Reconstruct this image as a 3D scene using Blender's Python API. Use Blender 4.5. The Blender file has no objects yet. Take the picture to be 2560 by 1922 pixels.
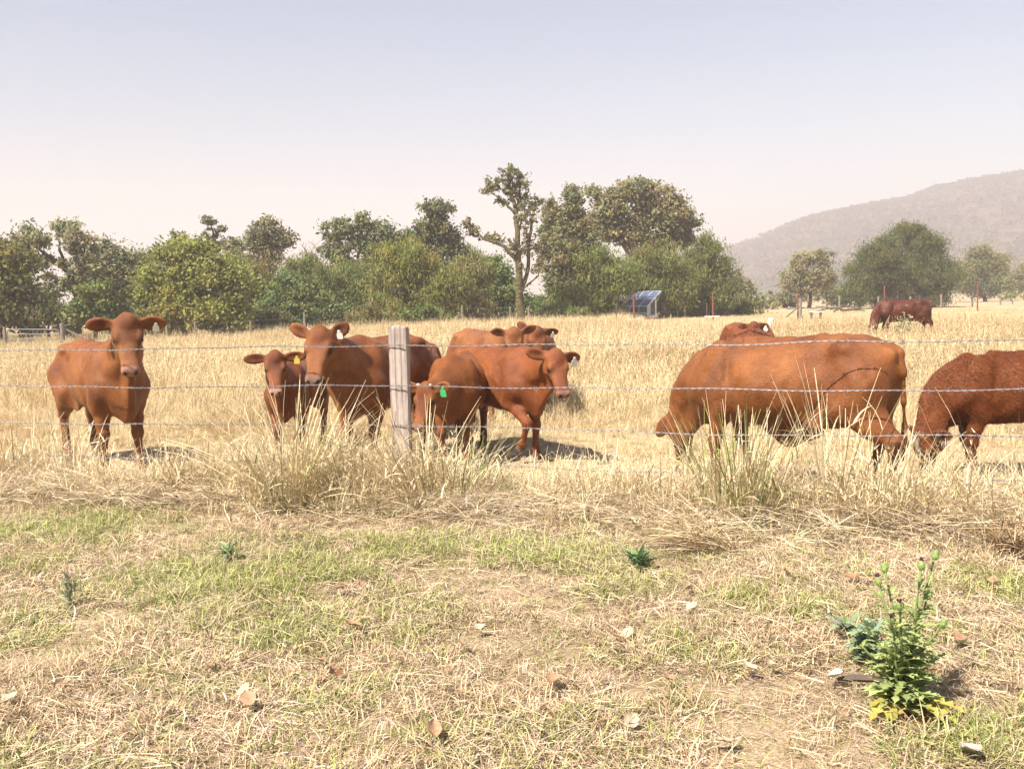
import bpy, math, random
import numpy as np
from mathutils import Matrix, Vector

random.seed(11)
RNG = np.random.default_rng(11)
SC = bpy.context.scene
COL = SC.collection

# ------------------------------------------------------------------ camera
CAM_H = 1.6            # eye height, metres
FPX = 2309.0           # focal length in photograph pixels (2560 wide)
CX, CY = 1280.0, 961.0
HORIZON = 750.0        # photograph row of the horizon at the middle column
PITCH = math.atan((CY - HORIZON) / FPX)
ROLL = math.radians(1.2)
_f = Vector((0, math.cos(PITCH), -math.sin(PITCH)))
_r0 = Vector((1, 0, 0))
_u0 = Vector((0, math.sin(PITCH), math.cos(PITCH)))
_r = math.cos(ROLL) * _r0 - math.sin(ROLL) * _u0
_u = math.sin(ROLL) * _r0 + math.cos(ROLL) * _u0
cam_data = bpy.data.cameras.new('camera')
cam = bpy.data.objects.new('camera', cam_data)
COL.objects.link(cam)
cam_data.sensor_fit = 'HORIZONTAL'
cam_data.sensor_width = 36.0
cam_data.lens = 36.0 * FPX / 2560.0
cam_data.clip_start = 0.05
cam_data.clip_end = 8000
cam.matrix_world = Matrix(((_r.x, _u.x, -_f.x, 0), (_r.y, _u.y, -_f.y, 0), (_r.z, _u.z, -_f.z, CAM_H), (0, 0, 0, 1)))
SC.camera = cam

# ------------------------------------------------------------------ world, sun, exposure
SUN_EL = math.radians(53)
_h = Vector((-0.72, -0.69)).normalized()      # horizontal direction towards the sun
world = bpy.data.worlds.new('World')
SC.world = world
world.use_nodes = True
wn = world.node_tree
wn.nodes.clear()
wo = wn.nodes.new('ShaderNodeOutputWorld')
wb = wn.nodes.new('ShaderNodeBackground')
sky = wn.nodes.new('ShaderNodeTexSky')
sky.sky_type = 'NISHITA'
sky.sun_disc = False
sky.sun_elevation = SUN_EL
sky.sun_rotation = math.atan2(_h.x, _h.y)
sky.altitude = 0
sky.air_density = 1.35
sky.dust_density = 0.4
sky.ozone_density = 2.2
wb.inputs['Strength'].default_value = 0.056
wn.links.new(sky.outputs['Color'], wb.inputs['Color'])
wn.links.new(wb.outputs['Background'], wo.inputs['Surface'])

sun_data = bpy.data.lights.new('sun', 'SUN')
sun_data.energy = 5.0
sun_data.angle = math.radians(0.6)
sun_data.color = (1.0, 0.93, 0.83)
sun = bpy.data.objects.new('sun', sun_data)
COL.objects.link(sun)
_sd = Vector((_h.x * math.cos(SUN_EL), _h.y * math.cos(SUN_EL), math.sin(SUN_EL)))
sun.rotation_euler = _sd.to_track_quat('Z', 'Y').to_euler()
sun.location = (-30, -30, 60)

SC.render.engine = 'CYCLES'
SC.view_settings.view_transform = 'Standard'
SC.view_settings.look = 'None'
SC.view_settings.exposure = 1.38
SC.view_settings.gamma = 1.0
SC.cycles.use_denoising = True
SC.cycles.max_bounces = 5
SC.cycles.diffuse_bounces = 2
SC.cycles.glossy_bounces = 2
SC.cycles.transmission_bounces = 3
SC.cycles.transparent_max_bounces = 8
SC.cycles.volume_bounces = 1
SC.cycles.use_adaptive_sampling = True
SC.cycles.adaptive_threshold = 0.02
SC.cycles.caustics_reflective = False
SC.cycles.caustics_refractive = False


# ------------------------------------------------------------------ helpers
def ray(px, py):
    dx = (px - CX) / FPX
    dy = (CY - py) / FPX
    return _f + dx * _r + dy * _u


def ground(px, py, z=0.0):
    """Point on the plane z seen at a photograph pixel."""
    d = ray(px, py)
    t = (z - CAM_H) / d.z
    return Vector((d.x * t, d.y * t, z))


def at(px, py, Y):
    """Point at depth Y (metres ahead of the camera) seen at a photograph pixel."""
    d = ray(px, py)
    t = Y / d.y
    return Vector((d.x * t, Y, CAM_H + d.z * t))


def tag(o, label=None, cat=None, group=None, kind=None):
    if label:
        o['label'] = label
    if cat:
        o['category'] = cat
    if group:
        o['group'] = group
    if kind:
        o['kind'] = kind
    return o


def empty(name, loc=(0, 0, 0), rz=0.0):
    o = bpy.data.objects.new(name, None)
    o.empty_display_size = 0.1
    COL.objects.link(o)
    o.location = loc
    o.rotation_euler = (0, 0, rz)
    return o


def mesh_np(name, verts, faces, mat, parent=None, smooth=False, cols=None, link=True):
    """verts (N,3); faces (M,3) or (M,4) array or a list of arrays; cols (N,3) linear colour per vertex."""
    me = bpy.data.meshes.new(name)
    verts = np.asarray(verts, np.float32)
    if not isinstance(faces, list):
        faces = [faces]
    faces = [np.asarray(f, np.int32) for f in faces if len(f)]
    nl = sum(f.size for f in faces)
    nf = sum(len(f) for f in faces)
    me.vertices.add(len(verts))
    me.vertices.foreach_set('co', verts.ravel())
    me.loops.add(nl)
    me.loops.foreach_set('vertex_index', np.concatenate([f.ravel() for f in faces]))
    me.polygons.add(nf)
    starts = []
    s = 0
    for f in faces:
        k = f.shape[1]
        starts.append(s + np.arange(len(f), dtype=np.int32) * k)
        s += f.size
    me.polygons.foreach_set('loop_start', np.concatenate(starts))
    me.update(calc_edges=True)
    if smooth:
        me.polygons.foreach_set('use_smooth', np.ones(nf, bool))
    if cols is not None:
        ca = me.color_attributes.new('Col', 'FLOAT_COLOR', 'POINT')
        c4 = np.ones((len(verts), 4), np.float32)
        c4[:, :3] = cols
        ca.data.foreach_set('color', c4.ravel())
    if mat is not None:
        me.materials.append(mat)
    if not link:
        return me
    o = bpy.data.objects.new(name, me)
    COL.objects.link(o)
    if parent is not None:
        o.parent = parent
    return o


class MB:
    """Collects boxes, tubes and polygons into one mesh."""
    def __init__(self):
        self.v = []
        self.f = []

    def poly(self, pts):
        b = len(self.v)
        self.v += [tuple(p) for p in pts]
        self.f.append(tuple(range(b, b + len(pts))))

    def box(self, c, s, rot=None, bev=0.0):
        c = Vector(c)
        hx, hy, hz = s[0] / 2, s[1] / 2, s[2] / 2
        b = len(self.v)
        for sx in (-1, 1):
            for sy in (-1, 1):
                for sz in (-1, 1):
                    p = Vector((sx * hx, sy * hy, sz * hz))
                    if rot is not None:
                        p = rot @ p
                    self.v.append(tuple(c + p))
        for q in ((0, 1, 3, 2), (4, 6, 7, 5), (0, 4, 5, 1), (2, 3, 7, 6), (0, 2, 6, 4), (1, 5, 7, 3)):
            self.f.append(tuple(b + i for i in q))

    def tube(self, pts, radii, n=6, cap=True):
        pts = [Vector(p) for p in pts]
        m = len(pts)
        if not hasattr(radii, '__len__'):
            radii = [radii] * m
        b = len(self.v)
        ref = None
        for i, p in enumerate(pts):
            t = (pts[min(i + 1, m - 1)] - pts[max(i - 1, 0)])
            t = t.normalized() if t.length > 1e-9 else Vector((0, 0, 1))
            if ref is None:
                ref = Vector((1, 0, 0)) if abs(t.x) < 0.8 else Vector((0, 1, 0))
            a = (ref - t * ref.dot(t)).normalized()
            ref = a
            c = t.cross(a)
            for k in range(n):
                an = 2 * math.pi * k / n
                q = p + (a * math.cos(an) + c * math.sin(an)) * radii[i]
                self.v.append(tuple(q))
        for i in range(m - 1):
            for k in range(n):
                k2 = (k + 1) % n
                self.f.append((b + i * n + k, b + i * n + k2, b + (i + 1) * n + k2, b + (i + 1) * n + k))
        if cap:
            self.f.append(tuple(b + k for k in reversed(range(n))))
            self.f.append(tuple(b + (m - 1) * n + k for k in range(n)))

    def build(self, name, mat, parent=None, smooth=False):
        me = bpy.data.meshes.new(name)
        me.from_pydata(self.v, [], self.f)
        me.update()
        if smooth:
            me.polygons.foreach_set('use_smooth', [True] * len(me.polygons))
        me.materials.append(mat)
        o = bpy.data.objects.new(name, me)
        COL.objects.link(o)
        if parent is not None:
            o.parent = parent
        return o


def new_mat(name):
    m = bpy.data.materials.new(name)
    m.use_nodes = True
    nt = m.node_tree
    for n in list(nt.nodes):
        if n.type not in ('OUTPUT_MATERIAL', 'BSDF_PRINCIPLED'):
            nt.nodes.remove(n)
    b = next(n for n in nt.nodes if n.type == 'BSDF_PRINCIPLED')
    o = next(n for n in nt.nodes if n.type == 'OUTPUT_MATERIAL')
    return m, nt, b, o


def N(nt, t, **kw):
    n = nt.nodes.new(t)
    for k, v in kw.items():
        if k in n.inputs:
            n.inputs[k].default_value = v
        else:
            setattr(n, k, v)
    return n


def noise(nt, vec, scale, detail=4.0, rough=0.55, lo=0.35, hi=0.65, a=(0, 0, 0, 1), b=(1, 1, 1, 1)):
    n = N(nt, 'ShaderNodeTexNoise', Scale=scale, Detail=detail, Roughness=rough)
    if vec is not None:
        nt.links.new(vec, n.inputs['Vector'])
    r = N(nt, 'ShaderNodeValToRGB')
    r.color_ramp.elements[0].position = lo
    r.color_ramp.elements[1].position = hi
    r.color_ramp.elements[0].color = a
    r.color_ramp.elements[1].color = b
    nt.links.new(n.outputs['Fac'], r.inputs['Fac'])
    return r.outputs['Color']


def mix(nt, fac, a, b, mode='MIX'):
    m = N(nt, 'ShaderNodeMix', data_type='RGBA', blend_type=mode)
    for sock, v in ((m.inputs[0], fac), (m.inputs[6], a), (m.inputs[7], b)):
        if isinstance(v, (int, float)):
            sock.default_value = v
        elif isinstance(v, tuple):
            sock.default_value = v if len(v) == 4 else (*v, 1)
        else:
            nt.links.new(v, sock)
    return m.outputs[2]


def bump(nt, b, height, strength=0.4, dist=0.01):
    n = N(nt, 'ShaderNodeBump', Strength=strength, Distance=dist)
    nt.links.new(height, n.inputs['Height'])
    nt.links.new(n.outputs['Normal'], b.inputs['Normal'])


def simple_mat(name, col, rough=0.7, metal=0.0, var=0.25, scale=6.0, bmp=0.2, bdist=0.005, spec=0.3, stretch=None):
    m, nt, b, o = new_mat(name)
    tc = N(nt, 'ShaderNodeTexCoord')
    vec = tc.outputs['Object']
    if stretch:
        mp = N(nt, 'ShaderNodeMapping')
        mp.inputs['Scale'].default_value = stretch
        nt.links.new(vec, mp.inputs['Vector'])
        vec = mp.outputs['Vector']
    dark = tuple(c * (1 - var) for c in col)
    lite = tuple(min(1, c * (1 + var)) for c in col)
    c = noise(nt, vec, scale, 6, 0.6, 0.3, 0.7, (*dark, 1), (*lite, 1))
    nt.links.new(c, b.inputs['Base Color'])
    b.inputs['Roughness'].default_value = rough
    b.inputs['Metallic'].default_value = metal
    b.inputs['Specular IOR Level'].default_value = spec
    if bmp:
        n2 = noise(nt, vec, scale * 3, 5, 0.6)
        bump(nt, b, n2, bmp, bdist)
    return m


def vcol_mat(name, rough=0.7, spec=0.2, transl=0.0, tint=False, noise_scale=None):
    """Colour from the mesh's own colour attribute, times the instance's tint where there is one."""
    m, nt, b, o = new_mat(name)
    at_ = N(nt, 'ShaderNodeAttribute', attribute_name='Col')
    c = at_.outputs['Color']
    if tint:
        t = N(nt, 'ShaderNodeAttribute', attribute_name='tint', attribute_type='INSTANCER')
        c = mix(nt, 1.0, c, t.outputs['Color'], 'MULTIPLY')
    nt.links.new(c, b.inputs['Base Color'])
    b.inputs['Roughness'].default_value = rough
    b.inputs['Specular IOR Level'].default_value = spec
    if transl:
        tr = N(nt, 'ShaderNodeBsdfTranslucent')
        nt.links.new(c, tr.inputs['Color'])
        ms = N(nt, 'ShaderNodeMixShader')
        ms.inputs[0].default_value = transl
        nt.links.new(b.outputs[0], ms.inputs[1])
        nt.links.new(tr.outputs[0], ms.inputs[2])
        nt.links.new(ms.outputs[0], o.inputs['Surface'])
    return m


# ================================================================== LAND
def sstep(a, b, x):
    t = np.clip((np.asarray(x, float) - a) / (b - a), 0, 1)
    return t * t * (3 - 2 * t)


def vnoise(x, y, seed=0):
    """smooth 2-D value noise, 0..1"""
    r = np.random.default_rng(seed)
    lat = r.random((64, 64))
    x = np.asarray(x, float)
    y = np.asarray(y, float)
    xi = np.floor(x).astype(int)
    yi = np.floor(y).astype(int)
    fx = x - xi
    fy = y - yi
    fx = fx * fx * (3 - 2 * fx)
    fy = fy * fy * (3 - 2 * fy)
    a = lat[xi % 64, yi % 64]
    b = lat[(xi + 1) % 64, yi % 64]
    c = lat[xi % 64, (yi + 1) % 64]
    d = lat[(xi + 1) % 64, (yi + 1) % 64]
    return (a * (1 - fx) + b * fx) * (1 - fy) + (c * (1 - fx) + d * fx) * fy


def fnoise(x, y, s, seed=0, oct_=3):
    v = 0
    amp = 0.5
    tot = 0
    for i in range(oct_):
        v = v + amp * vnoise(np.asarray(x) * s + 17.3 * i, np.asarray(y) * s + 5.1 * i, seed + i)
        tot += amp
        amp *= 0.55
        s *= 2.1
    return v / tot


def gz(x, y):
    """height of the ground: the paddock falls away a little towards the gate"""
    return -0.55 * sstep(-4, -22, x) * sstep(14, 42, y)


def gzf(x, y):
    return float(gz(x, y))


FENCE_A, FENCE_B = 7.6, -0.263


def fence_y(x):
    return FENCE_A + FENCE_B * (x + 0.92)


# ---- ground sheet
xs = np.unique(np.concatenate([np.linspace(-1100, -60, 14), np.linspace(-60, -8, 27), np.linspace(-8, 8, 81), np.linspace(8, 60, 27), np.linspace(60, 1350, 16)]))
ys = np.unique(np.concatenate([np.linspace(-240, -6, 8), np.linspace(-6, 2, 9), np.linspace(2, 14, 81), np.linspace(14, 80, 45), np.linspace(80, 1550, 24)]))
GX, GY = np.meshgrid(xs, ys, indexing='ij')
GZ = gz(GX, GY) + (fnoise(GX, GY, 1.3, 5) - 0.5) * 0.05 * np.exp(-(GY / 60)**2) * (np.abs(GX) < 60) - 0.012
nx_, ny_ = GX.shape
ii = np.arange(nx_ * ny_).reshape(nx_, ny_)
gq = np.stack([ii[:-1, :-1].ravel(), ii[1:, :-1].ravel(), ii[1:, 1:].ravel(), ii[:-1, 1:].ravel()], 1)

m, nt, b, o = new_mat('paddock_soil')
tc = N(nt, 'ShaderNodeTexCoord')
v = tc.outputs['Object']
base = noise(nt, v, 0.55, 6, 0.6, 0.38, 0.62, (0.33, 0.225, 0.14, 1), (0.48, 0.365, 0.215, 1))
bits = noise(nt, v, 60, 5, 0.75, 0.35, 0.70, (0.22, 0.135, 0.08, 1), (0.64, 0.50, 0.32, 1))
c = mix(nt, 0.55, base, bits)
mp = N(nt, 'ShaderNodeMapping')
mp.inputs['Scale'].default_value = (40, 140, 1)
mp.inputs['Rotation'].default_value = (0, 0, 0.7)
nt.links.new(v, mp.inputs['Vector'])
st = noise(nt, mp.outputs['Vector'], 1.0, 3, 0.7, 0.52, 0.66)
c = mix(nt, st, c, (0.60, 0.47, 0.27, 1))
green = noise(nt, v, 0.9, 4, 0.6, 0.5, 0.68)
gcol = mix(nt, 0.5, c, (0.17, 0.19, 0.06, 1))
c = mix(nt, green, c, gcol)
nt.links.new(c, b.inputs['Base Color'])
b.inputs['Roughness'].default_value = 0.95
b.inputs['Specular IOR Level'].default_value = 0.1
bump(nt, b, noise(nt, v, 45, 5, 0.7, 0.2, 0.8), 0.8, 0.02)
SOIL = m
go = mesh_np('ground', np.stack([GX, GY, GZ], -1).reshape(-1, 3), gq, SOIL, None, True)
tag(go, 'dry straw coloured paddock soil under the grass', kind='structure')

# ---- hill behind the paddock
HY = 900.0
sky_px = [1500, 1640, 1700, 1800, 1880, 1960, 2060, 2160, 2260, 2330, 2430, 2560, 2700, 2900, 3150, 3400]
sky_py = [752, 745, 690, 640, 608, 570, 541, 522, 506, 478, 458, 441, 425, 415, 430, 470]
rx = np.array([at(a, b_, HY).x for a, b_ in zip(sky_px, sky_py)])
rz_ = np.array([max(0.0, at(a, b_, HY).z) for a, b_ in zip(sky_px, sky_py)])


def hill_z(x, y):
    r = np.interp(x, rx, rz_, left=0, right=0)
    r = r * sstep(rx[0], rx[3], x) ** 0.2 * sstep(rx[-1] + 60, rx[-1] - 120, x)
    f = sstep(420, HY, y) ** 0.85 * (1 - 0.65 * sstep(HY, 1350, y))
    gul = (fnoise(x, y, 0.011, 31, 4) - 0.5)
    z = r * f * (1 + 0.55 * gul * (1 - np.exp(-((y - HY) / 130)**2)))
    return z + (fnoise(x, y, 0.05, 41, 3) - 0.5) * 5 * np.clip(z / 15, 0, 1)


hx = np.linspace(rx[0] - 20, rx[-1] + 60, 190)
hy = np.linspace(410, 1380, 120)
HX, HYY = np.meshgrid(hx, hy, indexing='ij')
HZ = hill_z(HX, HYY) - 0.6
n1, n2 = HX.shape
ii = np.arange(n1 * n2).reshape(n1, n2)
hq = np.stack([ii[:-1, :-1].ravel(), ii[1:, :-1].ravel(), ii[1:, 1:].ravel(), ii[:-1, 1:].ravel()], 1)
m, nt, b, o = new_mat('hillside')
tc = N(nt, 'ShaderNodeTexCoord')
v = tc.outputs['Object']
c = noise(nt, v, 0.012, 6, 0.65, 0.38, 0.64, (0.055, 0.060, 0.030, 1), (0.12, 0.095, 0.06, 1))
c2 = noise(nt, v, 0.12, 4, 0.7, 0.35, 0.65, (0.45, 0.45, 0.42, 1), (1.25, 1.2, 1.15, 1))
c = mix(nt, 1.0, c, c2, 'MULTIPLY')
nt.links.new(c, b.inputs['Base Color'])
b.inputs['Roughness'].default_value = 1.0
b.inputs['Specular IOR Level'].default_value = 0.0
ho = mesh_np('hills', np.stack([HX, HYY, HZ], -1).reshape(-1, 3), hq, m, None, True)
tag(ho, 'long wooded hill fading into dust haze behind the paddock', kind='structure')

LEAF = vcol_mat('foliage', 0.7, 0.12, 0.40)
WOOD = {
    'grey': simple_mat('bark_grey', (0.21, 0.17, 0.13), 0.9, 0, 0.35, 3, 0.6, 0.03, 0.1, (6, 6, 1)),
    'dark': simple_mat('bark_dark', (0.085, 0.062, 0.045), 0.9, 0, 0.35, 3, 0.6, 0.03, 0.1, (6, 6, 1)),
    'ivy': simple_mat('bark_ivy', (0.14, 0.115, 0.05), 0.9, 0, 0.45, 2.5, 0.9, 0.08, 0.1),
    'pale': simple_mat('bark_pale', (0.36, 0.31, 0.25), 0.9, 0, 0.3, 3, 0.4, 0.03, 0.1, (6, 6, 1)),
}


def leaf_quads(C, A, W):
    """one diamond per leaf; C centres, A half long axis, W half width"""
    n = len(C)
    V = np.empty((n * 4, 3), np.float32)
    V[0::4] = C - A
    V[1::4] = C + W
    V[2::4] = C + A
    V[3::4] = C - W
    return V, np.arange(n * 4, dtype=np.int32).reshape(-1, 4)


# trees standing too far off on the hill to tell apart: one mass
r = np.random.default_rng(77)
nT = 12000
tx = r.uniform(rx[1], rx[-2], nT)
ty = np.where(r.random(nT) < 0.35, r.normal(HY - 8, 22, nT), r.uniform(470, HY, nT))
tz = hill_z(tx, ty)
k = (tz > 4) & (fnoise(tx, ty, 0.02, 61) + 0.25 * r.random(nT) > 0.48)
tx, ty, tz = tx[k], ty[k], tz[k]
nT = len(tx)
per = 7
hgt = r.uniform(2.0, 5.0, nT)
C = np.repeat(np.stack([tx, ty, tz], 1), per, 0)
hh = np.repeat(hgt, per)
dirs = r.normal(0, 1, (nT * per, 3))
dirs /= np.linalg.norm(dirs, axis=1)[:, None]
C = C + dirs * hh[:, None] * np.array([0.5, 0.5, 0.38]) + np.stack([0 * hh, 0 * hh, hh * 0.55], 1)
A = r.normal(0, 1, (nT * per, 3))
A /= np.linalg.norm(A, axis=1)[:, None]
W = np.cross(A, dirs)
W /= np.linalg.norm(W, axis=1)[:, None] + 1e-9
V, F_ = leaf_quads(C, A * (hh * 0.34)[:, None], W * (hh * 0.24)[:, None])
cc = np.array((0.075, 0.085, 0.045)) * (0.8 + 0.4 * r.random((nT, 1)))
cc = np.repeat(np.repeat(cc, per, 0), 4, 0)
fo = mesh_np('hillside_forest', V, F_, LEAF, None, False, cc)
tag(fo, 'scrubby forest covering the distant hazy hill', 'forest', kind='stuff')


# ================================================================== TREES
KIND = {   # leaf half length, half width, droop, leaves per square metre of lobe, puff size, inner fill
    'broad': (0.14, 0.078, 0.15, 105, 0.46, 0.62),
    'vine': (0.105, 0.070, 0.2, 165, 0.42, 0.62),
    'oak': (0.165, 0.030, 0.65, 235, 0.46, 0.62),
    'sparse': (0.14, 0.066, 0.2, 64, 0.40, 0.66),
    'fig': (0.14, 0.080, 0.15, 95, 0.42, 0.62),
}


def tree(name, label, Y, basepx, lobes, kind, col, wood='grey', trunk=0.22, cat='tree', seed=0, dens=1.0, limbs=1.0, extra=None, group='trees and bushes along the paddock edge', var=0.15, bare=0, spread=1.0):
    """lobes: (px, py, rx, ry) outline lobes in photograph pixels, turned into ellipsoids at depth Y with their own depth"""
    r = np.random.default_rng(seed + 1000)
    s = Y / FPX
    bx = at(basepx, 800, Y).x
    bz = gzf(bx, Y)
    root = empty(name, (bx, Y, bz))
    tag(root, label, cat, group)
    hl, hw, droop, dn, psz, fill = KIND[kind]
    puffs = []
    cs, As, Ws, Cs = [], [], [], []
    col = np.array(col)
    LC = []
    for (px, py, ax_, ay_) in lobes:
        c = at(px, py, Y)
        ra, rb = ax_ * s * 1.06 * spread, ay_ * s * 1.06 * spread
        rd = (ra + rb) * 0.5 * 0.9
        cy = c.y + r.uniform(-0.35, 0.35) * rd * 1.2
        cen = np.array((c.x, cy, c.z))
        LC.append((cen, ra, rb))
        npf = int(np.clip(13 + 4.5 * ra * rb, 12, 46))
        for i in range(npf):
            d = r.normal(0, 1, 3)
            d /= np.linalg.norm(d)
            q = r.random()**0.45
            rr = np.array((ra, rd, rb))
            pc = cen + d * rr * q * 0.92
            pr = (0.55 + 0.9 * r.random()) * psz * min(ra, rb) * 1.15
            pr = max(pr, 0.20)
            puffs.append((pc, pr, d))
            nl = int(dn * dens * pr * pr * 4.3)
            nl = int(np.clip(nl, 5, 420))
            e = r.normal(0, 1, (nl, 3))
            e /= np.linalg.norm(e, axis=1)[:, None]
            rad = np.minimum(np.abs(r.normal(0, fill * 1.05, nl)), 1.35 + 0.2 * r.random(nl))
            P_ = pc + e * (rad * pr)[:, None] * np.array((1.15, 1.15, 0.85))
            a = r.normal(0, 1, (nl, 3))
            a[:, 2] -= droop * 2.2
            a /= np.linalg.norm(a, axis=1)[:, None]
            nrm = e * 0.9 + r.normal(0, 0.6, (nl, 3)) + np.array((0, 0, 0.45))
            w = np.cross(a, nrm)
            w /= np.linalg.norm(w, axis=1)[:, None] + 1e-9
            sz = (0.6 + 0.8 * r.random((nl, 1)))
            cs.append(P_)
            As.append(a * hl * sz)
            Ws.append(w * hw * sz)
            pv = 1 + var * r.normal()
            hue = np.array((1 + 0.10 * r.normal(), 1.0, 1 + 0.10 * r.normal()))
            lv = 0.86 + 0.28 * r.random((nl, 1))
            Cs.append(np.clip(col * 2.2 * hue * np.array((1.06, 1.0, 0.90)) * max(pv, 0.45) * lv, 0.004, 0.6))
    off = np.array((bx, Y, bz))
    if cs:
        C_ = np.concatenate(cs)
        keep = C_[:, 2] > bz + 0.05
        V_, F2 = leaf_quads(C_[keep] - off, np.concatenate(As)[keep], np.concatenate(Ws)[keep])
        mesh_np('crown', V_, F2, LEAF, root, False, np.repeat(np.concatenate(Cs)[keep], 4, 0))
    # trunk and limbs -----------------------------------------------------
    mb = MB()
    O = Vector(off)
    if extra:                        # explicit limbs: lists of (px, py, radius)
        for path in extra:
            pts = [at(a, b_, Y + dy) - O for a, b_, rd_, dy in path]
            rad = [q[2] for q in path]
            # subdivide with wobble
            P2, R2 = [], []
            for i in range(len(pts) - 1):
                nseg = 5
                for j in range(nseg):
                    t = j / nseg
                    w = Vector(r.normal(0, 1, 3)) * (rad[i] * 0.22 if (i or j) else 0)
                    P2.append(pts[i].lerp(pts[i + 1], t) + w)
                    R2.append(rad[i] * (1 - t) + rad[i + 1] * t)
            P2.append(pts[-1])
            R2.append(rad[-1])
            mb.tube(P2, R2, 8)
    elif LC:
        top = max(c[0][2] for c in LC)
        low = min(c[0][2] - c[2] for c in LC)
        meanx = np.mean([c[0][0] for c in LC])
        fork = Vector((bx * 0.5 + meanx * 0.5, Y, bz + max(0.5, (top - bz) * 0.38)))
        mb.tube([Vector((0, 0, -0.1)), Vector((trunk * 0.4 * r.normal(), 0, (fork.z - bz) * 0.5)), fork - O], [trunk * 1.25, trunk, trunk * 0.82], 9)
        for (cen, ra, rb) in LC:
            e = Vector(cen) - O
            f0 = fork - O
            mid = f0.lerp(e, 0.5) + Vector((r.normal() * 0.25, r.normal() * 0.25, 0.18 * (e - f0).length * (0.4 + r.random()))) * 0.8
            r0 = trunk * 0.55
            q1 = f0.lerp(mid, 0.55) + Vector(r.normal(0, 0.08, 3))
            q2 = mid.lerp(e, 0.55) + Vector(r.normal(0, 0.12, 3))
            mb.tube([f0, q1, mid, q2, e], [r0, r0 * 0.8, r0 * 0.62, r0 * 0.45, r0 * 0.28], 6, False)
    if LC and limbs > 0:
        for (pc, pr, d) in puffs:
            if r.random() > 0.34 * limbs:
                continue
            i = int(np.argmin([np.linalg.norm(pc - c[0]) for c in LC]))
            a = Vector(LC[i][0]) - O
            e = Vector(pc + d * pr * 0.5) - O
            md = a.lerp(e, 0.5) + Vector(r.normal(0, 0.12, 3)) + Vector((0, 0, -0.08))
            mb.tube([a, md, e], [0.05 + 0.02 * trunk, 0.032, 0.012], 4, False)
    if bare:
        for i in range(bare):
            a0 = r.uniform(0, 2 * math.pi)
            z0 = r.uniform(0.35, 0.9) * bare_h(Y, basepx)
            L_ = r.uniform(0.8, 2.2)
            p0 = Vector((0, 0, z0))
            d = Vector((math.cos(a0) * 0.6, math.sin(a0) * 0.6, 0.9)).normalized()
            p1 = p0 + d * L_ * 0.5 + Vector(r.normal(0, 0.1, 3))
            p2 = p0 + d * L_ + Vector(r.normal(0, 0.2, 3))
            mb.tube([p0, p1, p2], [0.045, 0.03, 0.012], 4, False)
            for j in range(4):
                q = p1.lerp(p2, r.random())
                e = q + Vector((r.normal() * 0.35, r.normal() * 0.35, 0.2 + 0.4 * r.random()))
                mb.tube([q, q.lerp(e, 0.5) + Vector(r.normal(0, 0.05, 3)), e], [0.02, 0.014, 0.007], 3, False)
        mb.tube([Vector((0, 0, -0.1)), Vector((0.1, 0, bare_h(Y, basepx) * 0.5)), Vector((0.05, 0, bare_h(Y, basepx)))], [0.12, 0.08, 0.02], 6)
    mb.build('trunk', WOOD[wood], root, True)
    return root


def bare_h(Y, px):
    return 1.6 + (745 - 600) * Y / FPX


G_OL = (0.105, 0.105, 0.040)      # olive
G_GR = (0.125, 0.130, 0.072)      # grey green
G_BR = (0.112, 0.122, 0.036)      # bright yellow green
G_MD = (0.078, 0.098, 0.036)      # mid green
G_DK = (0.052, 0.062, 0.022)      # dark
G_FG = (0.120, 0.115, 0.060)      # fig, brownish

tree('dark_tree', 'dark olive tree filling the far end of the tree line behind the gate', 54, -5, [(5, 660, 70, 60), (20, 740, 70, 60), (-30, 760, 80, 60), (30, 795, 60, 40)], 'broad', (0.085, 0.085, 0.028), 'dark', 0.25, seed=1)
tree('spreading_tree', 'open grey-green tree with dark curving limbs, behind the gate', 60, 195, [(88, 598, 46, 38), (150, 575, 46, 30), (205, 605, 42, 34), (60, 655, 36, 26), (120, 655, 44, 24), (215, 665, 44, 30), (150, 705, 50, 26), (105, 740, 34, 34)], 'sparse', G_GR, 'dark', 0.24, seed=2, dens=1.5, limbs=1.3,
     extra=[[(195, 835, .24, 0), (192, 760, .2, 0), (180, 700, .18, 0), (160, 665, .15, 0)], [(160, 665, .13, 0), (120, 640, .1, 0), (85, 615, .05, .5)], [(165, 675, .11, 0), (150, 625, .09, -.5), (148, 585, .04, -.6)], [(178, 700, .11, 0), (210, 650, .08, .5), (212, 610, .03, .6)], [(185, 730, .09, 0), (130, 690, .07, -.4), (70, 660, .03, -.6)], [(190, 760, .09, 0), (240, 700, .06, .6), (225, 660, .03, .8)]])
tree('grey_tree', 'grey-green rounded tree beside the open spreading tree', 64, 280, [(262, 640, 44, 36), (300, 670, 42, 42), (240, 700, 46, 46), (325, 725, 44, 50), (285, 750, 60, 50)], 'broad', G_GR, 'grey', 0.2, seed=3)
tree('bright_bush', 'bright green bush between the gate and the vine-covered tree', 54, 235, [(240, 735, 52, 34), (215, 785, 64, 40), (275, 790, 50, 40)], 'vine', G_MD, 'dark', 0.12, 'bush', seed=4)
tree('gate_bush', 'dull green bush standing right behind the metal gate', 55, 120, [(125, 775, 54, 36), (80, 800, 48, 30), (150, 810, 50, 28)], 'oak', (0.09, 0.10, 0.045), 'dark', 0.1, 'bush', seed=5)
tree('vine_tree', 'broad yellow-green tree draped in leafy vines, above the lone cow', 55, 465, [(470, 655, 76, 50), (420, 705, 76, 56), (540, 700, 78, 62), (385, 770, 60, 52), (480, 765, 96, 52), (575, 765, 52, 58), (430, 810, 70, 28), (500, 625, 44, 26)], 'vine', G_BR, 'dark', 0.22, seed=6, dens=1.15)
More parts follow.
